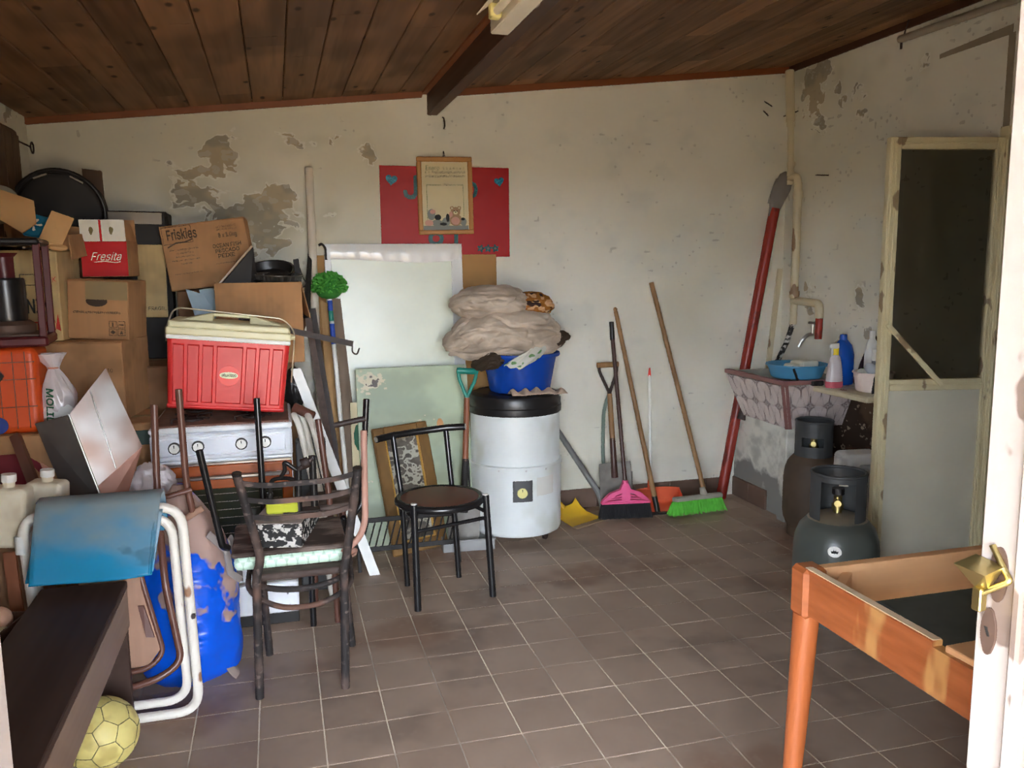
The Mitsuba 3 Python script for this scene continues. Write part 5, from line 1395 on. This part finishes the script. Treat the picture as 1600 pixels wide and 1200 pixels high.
# printed carton with lantern in front
carton('brown carton carrying the pale lettered carton by the left wall', at(-1.10, 1.13, 0), .18, .32, 1.175, 'card_dark')
c = carton('pale carton with blue and red lettering behind the dark red lantern', at(-1.045, 1.155, 1.1755, rz=-4), .265, .30, .365, 'card_pale')
pr_(c, 'NIN', .055, .005, .115, 'ink', w=.085, bold=True)
pr_(c, 'FUTTI', .034, -.03, .045, 'print_red', w=.135, bold=True)
front(c, sbox(-.01, .225, .062, .27).difference(sbox(-.007, .228, .059, .267)), 'print_dark')
pr_(c, 'TK', .020, .092, .238, 'print_red', w=.03)
front(c, Polygon([(.108, .05), (.128, .04), (.120, .11)]), 'print_red')
# torn carton on top of it
Tt = at(-1.035, 1.13, 1.552, rz=-8, ry=4)
c = Thing('torn_carton', 'torn open carton with string lights and a blue book', 'box', Tt)
c.part('body', cat(box(-.15, .15, -.15, -.146, 0, .035), box(-.15, .15, .146, .15, 0, .10), box(-.15, -.146, -.15, .15, 0, .10), box(.146, .15, -.15, .15, 0, .06), box(-.15, .15, -.15, .15, 0, .004)), 'card')
def ragged(pts, th, m_):
    return c.part('flap', panel3(pts, th), m_, label='bare torn cardboard flap')
ragged([(-.13, -.12, .235), (.055, -.13, .185), (.075, -.16, .095), (.03, -.175, .055), (-.13, -.165, .145)], .006, 'card_torn')
ragged([(.125, -.14, .150), (.205, -.13, .125), (.178, -.185, .015), (.090, -.185, .028)], .006, 'card_torn')
c.part('torn_edge', cat(blob((.165, -.185, .008), (.035, .012, .014), .4, 4, 2, 6), blob((.115, -.186, .020), (.03, .01, .010), .4, 4, 2, 7)), 'card_torn', True)
ragged([(.152, -.05, .06), (.158, .08, .07), (.175, .09, -.02), (.170, -.06, -.04)], .005, 'card')
bk = Thing('blue_book', 'blue book with a pale mark lying in the torn carton', 'book', Tt)
bk.part('cover', panel3([(-.10, -.06, .155), (.095, -.07, .120), (.070, -.13, .045), (.02, -.14, .050)], .012), 'book_blue')
bk.part('mark', move(cat(*[panel3([(0, 0, 0), (.030*math.cos(a)-.006*math.sin(a), .030*math.sin(a)+.006*math.cos(a), 0), (.034*math.cos(a), .034*math.sin(a), 0), (.030*math.cos(a)+.006*math.sin(a), .030*math.sin(a)-.006*math.cos(a), 0)], .002) for a in np.arange(5)*1.2566]), TR(.045, -.112, .092) @ RX(48)), 'white_card')
sl = Thing('string_lights', 'dark string of small pale lamps along the torn carton edge', 'string lights', Tt)
cord = [(-.16+.04*k, -.175-.006*(k % 2), .012-.002*k+.006*math.sin(k*2.1)) for k in range(8)]
sl.part('cord', tube(cord, .005, 6), 'black_plastic', True)
for k in range(1, 7):
    p_ = np.array(cord[k]); sl.part('bulb', move(trimesh.creation.icosphere(1, .0055), TR(*(p_+np.array([0, -.008, .004])))), 'string_light', True)
# lantern
T_ = at(-1.035, .70, 1.189, rz=6)
t = Thing('kerosene_lantern', 'dark red metal framed lantern standing on the orange container', 'lantern', T_)
w, H = .125, .385
for sx in (-1, 1):
    for sy in (-1, 1):
        t.part('post', cbox(sx*w-.012, sx*w+.012, sy*.11-.010, sy*.11+.010, .02, H-.01, .003), 'lantern_red')
t.part('base', cbox(-w-.016, w+.016, -.13, .13, 0, .036, .008), 'lantern_red')
t.part('base_plate', cbox(-w+.01, w-.01, -.10, .10, .034, .045, .004), 'iron_brown')
t.part('roof', cbox(-w-.014, w+.014, -.13, .13, H-.024, H, .008), 'black_plastic', label='black top rim')
t.part('tank', lathe([(0, .044), (.085, .044), (.090, .055), (.090, .075), (.070, .09), (0, .09)], 32), 'iron_brown', 35)
t.part('chimney', lathe([(0, .09), (.064, .09), (.066, .10), (.066, .235), (.06, .245), (0, .245)], 36), 'black_paint', 35, label='shiny black cylinder')
t.part('burner_neck', lathe([(0, .245), (.035, .245), (.035, .32), (.05, .335), (0, .335)], 24), 'lantern_red', 35)
t.part('tap', cat(rod((-.085, -.09, .075), (-.085, -.12, .075), .008, 8)), 'chrome', 40)
# orange container
T_ = at(-1.058, .70, .872, rz=4)
t = Thing('orange_container', 'bright orange plastic container with a dark hexagonal knob', 'container', T_)
t.part('body', rbox(-.125, .125, -.11, .11, 0, .315, .030, 2), 'orange_box', 35)
for x in (-.06, .0, .045, .085):
    t.part('groove', cbox(x-.0012, x+.0012, -.1112, -.108, .02, .30, .0004), 'iron_brown')
for z in (.10, .20, .262):
    t.part('groove', cbox(-.11, .115, -.1112, -.108, z-.0012, z+.0012, .0004), 'iron_brown')
hx = Polygon([(.042*math.cos(a), .036*math.sin(a)) for a in np.arange(6)*np.pi/3])
kn = t.part('knob', move(prism_y(hx, .016), TR(-.025, -.108, .215)), 'black_plastic', label='dark hexagonal knob')
kn.part('cap', move(prism_y(Point(0, 0).buffer(.020, 6), .012), TR(-.035, -.123, .215)), 'plate_dark')
t.part('disc', move(prism_y(Point(0, 0).buffer(.030), .008), TR(-.015, -.108, .035)), 'blue_disc', label='dark blue disc')
# bag with white powder
T_ = at(-.874, .65, .872, rz=0)
t = Thing('powder_bag', 'clear plastic bag of white powder with green lettering', 'bag', T_)
def bagr(z):   # half width by height
    return .020+.052*math.sin(min(1, max(0, z/.19))*math.pi*.72+.35)
prof = [(z, (.030 if z < .01 else .060-.02*max(0, (z-.13)/.10)) if z < .215 else .018+.3*(z-.215)*.4) for z in np.linspace(0, .285, 24)]
def bagfn(u, v):
    z = v*.285; a = u*2*math.pi
    r = .052*min(1, .55+z/.05)*(1-.72*max(0, (z-.13)/.10)**1.3 if z < .23 else .28) if z < .23 else .0146+.055*(z-.23)/.055*.55
    r = max(r, .013)
    wob = 1+.10*math.sin(a*5+z*40)*min(1, z/.1)+.05*math.sin(a*11+z*15)*min(1, z/.12)
    return (r*1.15*wob*math.cos(a)-.02*(z/.285)**2, r*.85*wob*math.sin(a), z)
t.part('film', grid(bagfn, 49, 30), 'bag_plastic', True)
t.part('powder', blob((0, 0, .060), (.0635, .049, .062), .05, 2, 4, 3), 'powder', True, label='white powder filling')
t.part('lettering', move(text('MOLIDO', .028, .0008, .16, True), TR(-.030, -.052, .165) @ RZ(-26) @ RX(90) @ RZ(-90-4)), 'ink_green')
t.part('tie', move(trimesh.creation.torus(.016, .004, 24, 6), TR(-.013, 0, .232)), 'print_pale', True)
# box with dark red print
c = carton('carton with dark red print and pale letters behind the jugs', at(-.985, .715, .0, rz=4), .34, .24, .868, 'card', name='printed_carton')
front(c, sbox(-.168, .60, -.01, .80), 'print_maroon')
front(c, Polygon([(.03, .765), (.06, .74), (.085, .66), (.075, .62), (.055, .66), (.04, .72)]), 'print_pale')
front(c, Polygon([(-.008, .79), (.03, .76), (.055, .69), (.03, .72), (.0, .76)]), 'print_maroon')
front(c, sbox(.02, .50, .168, .585), 'print_red')
pr_(c, 'zo', .058, -.115, .635, 'print_pale', w=.095, bold=True)
front(c, Polygon([(-.16, .72), (-.10, .735), (-.075, .715), (-.10, .69), (-.16, .685)]), 'ink')
# folded stainless trough, standing on the big sack and leaning on the cartons
t = Thing('steel_hood', 'folded stainless steel hood leaning on the cartons', 'steel hood')
A0, A1 = np.array((-.895, .46, .935)), np.array((-.700, .46, .570))
t.part('dull_side', panel3([(-.938, .55, .915), (-.799, .432, .960), (-.698, .387, .629), (-.844, .55, .586)], .004), 'steel_dull', label='dull dark side')
t.part('bright_side', panel3([(-.799, .432, .960), (-.684, .505, 1.111), (-.577, .472, .824), (-.725, .395, .701)], .004), 'steel', label='bright reflecting side')
t.part('seam', tube([(-.734, .470, 1.037), (-.662, .426, .760)], .0025, 6), 'chrome', True)
t.part('lower_flange', panel3([(-.725, .395, .701), (-.577, .472, .824), (-.640, .425, .630), (-.698, .387, .629)], .004), 'steel_rust', label='dusty reddish flange')
t.part('hem', tube([(-.800, .428, .962), (-.698, .382, .628)], .004, 6), 'chrome', True)
# brown metal bar
t = Thing('brown_bar', 'brown square metal bar leaning in front of the printed carton', 'bar')
t.own(tube([(-1.012, .575, .87), (-.75, .10, .44)], 1, flat=(.016, .012), up=(0, 1, 0)), 'brown_tube')
# stack under the jugs
carton('brown carton at the far left under the white jugs', at(-1.0, .205, 0, rz=4), .30, .22, .605, 'card_dark')
t = Thing('red_plank', 'reddish brown board standing at the far left behind the bench', 'board')
t.own(panel3([(-.93, .05, .60), (-.895, .05, .60), (-.865, .02, .0), (-.90, .02, .0)], .015), 'stick_red')
def jug(label, x, y, z, rz, s=1.0, blue=False):
    j = Thing('jug', label, 'jug', at(x, y, z, rz=rz, ry=4))
    j.part('body', rbox(-.056*s, .056*s, -.042, .042, 0, .175*s, .016, 2), 'jug', 35)
    j.part('neck', cyl(.017, .17*s, .192*s, 16), 'jug', 30)
    j.part('cap', cyl(.021, .19*s, .212*s, 18), 'white_plastic', 30, label='white cap')
    if blue:
        j.part('lettering', move(text('an', .050, .0008, .078, True), TR(-.022, -.0425, .085) @ UPRIGHT), 'ink_blue', label='blue letters')
    return j
jug('off white plastic jug at the far left, worn and stained', -.925, .105, .606, -6, 1.08)
jug('off white plastic jug with blue letters beside the stained jug', -.838, .195, .606, -10, 1.02, True)

# blue sack
T_ = at(-.45, .36, 0)
def sack(u, v):
    a = u*2*math.pi; z = v*.70
    r = np.interp(z, [0, .02, .10, .30, .46, .56, .63, .70], [.14, .165, .175, .172, .150, .115, .07, .02])
    n = meshkit.noise(np.array([[math.cos(a)*1.8+4, math.sin(a)*1.8, z*5]]), 3)[0]-.5
    n2 = meshkit.noise(np.array([[math.cos(a)*4+9, math.sin(a)*4, z*15]]), 4)[0]-.5
    r *= 1+.16*n+.08*n2
    return (r*math.cos(a)*1.03, r*math.sin(a)*.95, z)
t = Thing('blue_sack', 'dusty bright blue plastic sack standing behind the white frame', 'sack', T_)
t.part('bag', grid(sack, 72, 50), 'sack', True)
t.part('strap', tube([(.10, -.125, .545), (.155, -.095, .47), (.165, -.105, .39), (.195, -.06, .345)], 1, flat=(.012, .004), up=(1, -1, 0)), 'grey_band', label='grey fabric strap')
t.part('strap', tube([(.195, -.06, .345), (.19, .0, .38), (.165, -.035, .50)], 1, flat=(.012, .004), up=(1, -1, 0)), 'grey_band', label='grey fabric strap')
t = Thing('clear_bag', 'clear plastic bag stuffed behind the brown chair legs', 'bag', at(-.555, .47, 0))
t.own(blob((0, .03, .665), (.085, .06, .085), .3, 3, 4, 41, .5), 'bag_plastic', True)
t = Thing('dust_cloth', 'dusty crumpled sheet at the foot of the blue sack', 'sheet')
t.own(grid(lambda u, v: (-.335+.05*u+.01*math.sin(v*9), .28+.22*v-.05*u*(1-v), .004+.16*(1-u)**2*(.4+.5*v+.2*math.sin(v*8)**2)), 14, 30, .002), 'rag', True)

# folding chair with brown tubes
t = Thing('brown_folding_chair', 'folded brown tubular chair with a tan board behind the turquoise vinyl', 'folding chair')
t.part('frame', tube(fillet([(-.493, .22, 1.012), (-.498, .19, .717), (-.475, .05, .45), (-.435, .02, .19), (-.50, -.01, .155), (-.66, -.02, .125)], .06), .0115, 12), 'brown_tube', True)
t.part('frame', tube(fillet([(-.413, .22, 1.060), (-.408, .22, .73), (-.394, .22, .634)], .05), .0115, 12), 'brown_tube', True)
t.part('inner_frame', tube(fillet([(-.552, .04, .55), (-.535, .02, .46), (-.485, .0, .235), (-.53, -.015, .195), (-.66, -.02, .185)], .05), .009, 10), 'brown_tube', True)
t.part('crossbar', tube([(-.72, .20, .655), (-.584, .20, .672), (-.391, .21, .715)], .009, 8), 'brown_tube', True)
t.part('rung', rod((-.44, .22, .60), (-.36, .22, .645), .0115, 10), 'tan_board', 40)
t.part('board', panel3([(-.72, .03, .56), (-.552, .03, .56), (-.494, .0, .25), (-.53, -.008, .205), (-.72, -.012, .195)], .010), 'tan_board', label='tan board')
t.part('bracket', panel3([(-.552, .005, .40), (-.535, .003, .40), (-.508, -.008, .295), (-.532, -.010, .30)], .008), 'brown_metal')

# white tubular frame with turquoise vinyl
def lounger_loop(y, x0, x1, z0, z1, lean, skew):
    p = [(x0, y+lean*(z1), z1), (x1-.02, y+lean*z1, z1+skew), (x1, y, z0), (x0+.04, y, z0)]
    return fillet(p, .075, 8, closed=True)
t = Thing('white_lounger', 'folded white tubular lounger frame hung with turquoise vinyl', 'lounger')
t.part('frame', tube(lounger_loop(.005, -.868, -.388, .020, .715, .03, -.005), .0155, 14, closed=True), 'white_paint_tube', True)
t.part('frame', tube(lounger_loop(.045, -.858, -.424, .045, .668, .03, .0), .0150, 14, closed=True), 'white_paint_tube', True)
t.part('sleeve', rod((-.870, .028, .655), (-.868, .024, .60), .020, 14), 'white_plastic', 40)
t.part('pivot', rod((-.388, -.015, .35), (-.395, .075, .35), .007, 8), 'iron_dark', 40)
def vin(u, v):
    # draped over the top tube: rear flap, over the top, then the long front
    s = v
    if s < .15: y, z = .075-.0*s, .62+.12*s/.15
    elif s < .27:
        a = (s-.15)/.12*math.pi; y, z = .03+.045*math.cos(a), .74+.018*math.sin(a)
    else:
        k = (s-.27)/.73; y, z = -.015-.115*k**.8, .74-.195*k
    return (-.800+.345*u+.02*(v-.5)*(1-u)-.028*v+.0, y+.006*math.sin(u*6)*v, z-.006*math.sin(u*math.pi)*v)
t.part('vinyl', grid(vin, 24, 40, .010), 'vinyl', True, label='turquoise vinyl cover')
def vin2(u, v):
    k = v
    return (-.808+.352*u-.03*k, -.015-.070*k, .715-.175*k)
t.part('vinyl_layer', grid(vin2, 12, 12, .008), 'vinyl', True, label='second turquoise layer')
t.part('piping', tube([(-.470, -.026, .735), (-.480, -.085, .66), (-.489, -.140, .552)], .0045, 8), 'vinyl', True)
for x, z in ((-.68, .757), (-.63, .757), (-.52, .758)):
    t.part('eyelet', move(cyl(.009, 0, .004, 12), TR(x, .012, z)), 'slab', 30)

# low dark bench
t = Thing('bench', 'low dark brown wooden bench in the left foreground', 'bench')
t.part('top', cbox(-.815, -.572, -1.45, -.03, .476, .50, .003), 'bench')
t.part('apron', cbox(-.590, -.572, -1.45, -.04, .355, .477, .002), 'bench_side', label='paler dusty side board')
t.part('apron', cbox(-.815, -.797, -1.45, -.04, .355, .477, .002), 'bench_side', label='paler dusty side board')
t.part('end_panel', cbox(-.80, -.578, -.062, -.036, 0, .477, .002), 'bench')
t.part('end_panel', cbox(-.80, -.578, -1.42, -1.39, 0, .477, .002), 'bench')
# ball
BC = np.array((-.640, -.220, .107)); br_ = .105
t = Thing('ball', 'pale yellow worn football beside the bench', 'ball', TR(*BC))
t.part('bladder', trimesh.creation.icosphere(4, br_), 'ball', True)
phi = (1+5**.5)/2
ic = trimesh.creation.icosahedron()
V = ic.vertices/np.linalg.norm(ic.vertices[0]); E_ = ic.edges_unique
pts_ = {}
seams = []
Rb = (RZ(20) @ RX(33))[:3, :3]
for a, b in E_:
    p_, q_ = V[a]*2/3+V[b]/3, V[a]/3+V[b]*2/3
    seams.append((p_, q_)); pts_.setdefault(a, []).append(p_); pts_.setdefault(b, []).append(q_)
for a, ps in pts_.items():
    ps = np.array(ps)
    for i in range(len(ps)):
        d_ = np.linalg.norm(ps-ps[i], axis=1); 
        for j in np.argsort(d_)[1:3]:
            if i < j: seams.append((ps[i], ps[j]))
sm = []
for p_, q_ in seams:
    arc = np.array([p_*(1-s_)+q_*s_ for s_ in np.linspace(0, 1, 6)]); arc = arc/np.linalg.norm(arc, axis=1, keepdims=True)*br_*1.001
    sm.append(tube(arc @ Rb.T, .0011, 4))
t.part('seams', cat(*sm), 'stitch', kind='stuff')
# clutter at the far left edge
t = Thing('brown_box', 'small dark brown open box at the far left beside the bench', 'box', at(-.90, -.26, .30, rz=-12))
t.part('shell', cat(box(-.07, .07, -.10, -.094, 0, .17), box(-.07, .07, .094, .10, 0, .19), box(-.07, -.064, -.10, .10, 0, .17), box(.064, .07, -.10, .10, 0, .19), box(-.07, .07, -.10, .10, 0, .006)), 'beam')
t.part('stand', box(-.06, .06, -.09, .09, -.30, 0), 'beam')
t.part('paper', panel3([(-.05, -.09, .165), (.05, -.06, .175), (.06, .05, .165), (-.04, .04, .165)], .004), 'white_card', label='white paper')
t = Thing('doll', 'peach coloured doll limbs lying in the small brown box', 'doll', at(-.90, -.26, .30))
t.part('limb', tube([(-.06, -.10, .10), (-.02, -.03, .165), (.0, .05, .175)], [.020, .024, .020], 12), 'peach', True)
t.part('head', trimesh.creation.icosphere(3, .036).apply_translation([.012, .08, .175]), 'peach', True)
t.part('dress', blob((-.055, -.085, .13), (.03, .04, .04), .3, 3, 3, 5, .3), 'light_blue_paper', True)

# rusty chair seen from behind, with another chair upside down on it
t = Thing('rusty_chair', 'rusty black metal chair seen from behind, stacked with another', 'chair')
PL = [(-.201, .068, .0), (-.190, .050, .44), (-.172, .050, .50), (-.232, .010, .80)]
PRt = [(.088, .055, .0), (.098, .050, .44), (.112, .050, .50), (.152, .010, .79)]
for q in (PL, PRt):
    pst = t.part('back_post', tube(fillet(q, .06), .0145, 12), 'rust', True)
    pst.part('cap', rod(q[-1], np.array(q[-1])+np.array([0, -.002, .008]), .0155, 12), 'black_plastic', 40)
def between(z):
    k = (z-.5)/.30
    return np.array((-.172-.060*k, .05-.04*k, z)), np.array((.112+.040*k, .05-.04*k, z+.005))
for z in (.772, .715, .655):
    a, b = between(z); mid = (a+b)/2+np.array((0, -.050, -.018))
    t.part('back_slat', tube(fillet([a, a*.78+b*.22+np.array((0, -.024, -.010)), a*.22+b*.78+np.array((0, -.024, -.010)), b], .16), 1, flat=(.0085, .003), up=(0, 1, 0)), 'rust')
t.part('seat', rbox(-.205, .115, .085, .44, .405, .432, .010, 1), 'dark_seat', 35, label='worn dark seat')
t.part('seat_rail', tube(fillet([(-.205, .40, .40), (-.195, .06, .398), (-.05, .025, .385), (.10, .06, .398), (.118, .40, .40)], .10), .0105, 10), 'rust', True)
t.part('hoop', tube(fillet([(-.215, .34, .415), (-.225, .10, .37), (-.12, .03, .325), (.02, .03, .325), (.125, .08, .36), (.135, .30, .40)], .10), .0095, 10), 'rust', True)
for a, b in (((-.170, .395, .0), (-.185, .385, .41)), ((.140, .385, .0), (.112, .385, .41))):
    t.part('front_leg', rod(a, b, .0135, 12), 'rust', 40)
t = Thing('upturned_chair', 'chair turned upside down with mint hexagon print seat and black legs', 'chair')
t.part('seat', rbox(-.265, .112, .125, .47, .434, .482, .020, 2), 'mint', 35, label='mint green printed seat')
t.part('seat_board', move(cbox(-.272, .118, -.175, .175, 0, .016, .006), TR(0, .30, .482)), 'dark_seat', label='dark underside board')
LG = [([(-.285, .20, .50), (-.30, .17, .515), (-.352, .13, .865)], 'black_paint', 'black leg'), ([(-.165, .46, .50), (-.165, .47, .52), (-.172, .50, .975)], 'black_paint', 'black leg'),
      ([(.10, .13, .465), (.165, .16, .505), (.188, .18, .56), (.195, .20, .885)], 'dusty_pink', 'dusty reddish leg'), ([(.15, .44, .50), (.20, .46, .53), (.235, .47, .955)], 'black_paint', 'black leg')]
for q, m_, l_ in LG:
    t.part('leg', tube(fillet(q, .04), .0118, 12), m_, True, label=l_)
t.part('crossbar', rod((.10, .33, .885), (.215, .33, .905), .0105, 10), 'iron_dark', 40)
t.part('seat_tube', tube(fillet([(.105, .14, .455), (.150, .20, .45), (.155, .30, .40), (.10, .33, .37)], .05), .010, 10), 'dusty_pink', True)
t.part('back_post', tube(fillet([(-.005, .47, .49), (.0, .52, .44), (.0, .50, .05)], .04), .0118, 12), 'black_paint', True)
t.part('back_post', tube(fillet([(.13, .47, .49), (.135, .53, .44), (.135, .52, .08)], .04), .0118, 12), 'black_paint', True)
t = Thing('tin_box', 'chipped black and white tin box on the upturned chair', 'box', at(-.085, .30, .499, rz=-13))
t.part('body', cbox(-.086, .086, -.155, .165, 0, .072, .003), 'tin_chipped')
t.part('lid', cbox(-.089, .089, -.158, .168, .070, .086, .003), 'tin_chipped')
t.part('lid_top', cbox(-.087, .087, -.156, .166, .0855, .0885, .001), 'tin_dusty', label='dusty grey lid top')
t = Thing('sponge', 'yellow green sponge lying on the tin box', 'sponge', at(-.095, .285, .588, rz=-6))
t.own(rbox(-.056, .056, -.032, .032, 0, .042, .010, 2), 'sponge', 35)
t = Thing('hand_pump', 'black bent hand pump standing on the tin box', 'pump', at(-.065, .31, .588))
t.part('barrel', rod((.025, -.045, 0), (.030, -.045, .155), .012, 12), 'black_plastic', 40)
t.part('barrel', rod((-.075, .03, 0), (-.073, .03, .06), .012, 12), 'black_plastic', 40)
t.part('hose', tube(fillet([(-.073, .03, .05), (-.070, .02, .11), (-.02, .0, .12), (.03, -.045, .115)], .04), .0075, 10), 'black_plastic', True)
t.part('hose', tube(fillet([(.030, -.045, .150), (-.02, -.04, .19), (-.015, -.03, .155), (-.03, -.02, .13)], .03), .0075, 10), 'black_plastic', True)
t.part('head', cat(move(cyl(.020, -.014, .014, 16), TR(.055, -.045, .178) @ RY(70)), rod((.03, -.045, .155), (.08, -.045, .195), .009, 10)), 'iron_dark', True)
t.part('second_tube', rod((.082, -.03, .015), (.080, -.03, .20), .013, 12), 'black_plastic', 40)
t.part('base', cbox(-.03, .10, -.06, .0, .0, .006, .002), 'iron_dark')
# second stacked chair: brown legs only in view
t = Thing('brown_chair', 'brown metal chair standing behind the upturned one', 'chair')
for q in ([(.055, .62, .86), (.085, .60, .56), (.10, .58, .02)], [(.15, .80, .02), (.15, .78, .50)], [(.02, .80, .02), (.03, .78, .50)]):
    t.part('leg', tube(fillet(q, .05), .0125, 12), 'brown_tube', True)
t.part('leg', tube([(.14, .68, .02), (.14, .68, .50)], .0125, 12), 'brown_tube', True)
t.part('seat', cbox(.0, .18, .58, .81, .49, .515, .008), 'dark_seat')
# white tubular frame behind
t = Thing('white_tube_frame', 'white tubular frame with curved tops standing right of the stove', 'frame')
for x, y in ((-.012, .90), (.045, .86), (.012, .98)):
    t.part('tube', tube(fillet([(x+.11, y-.02, .0), (x+.06, y, .45), (x, y+.02, .78), (x-.02, y+.06, .83), (x-.02, y+.14, .80)], .08), .0135, 12), 'white_paint_tube', True)
t.part('sleeve', tube([(-.03, .99, .855), (.05, .955, .815)], .021, 14), 'brown_tube', True)
t.part('rail', rod((.09, .88, .10), (.14, .84, .10), .010, 8), 'white_paint_tube', 40)
t.part('grey_case', cbox(-.03, .10, 1.0, 1.08, .0, .70, .006), 'plate_dark', label='grey flat case')
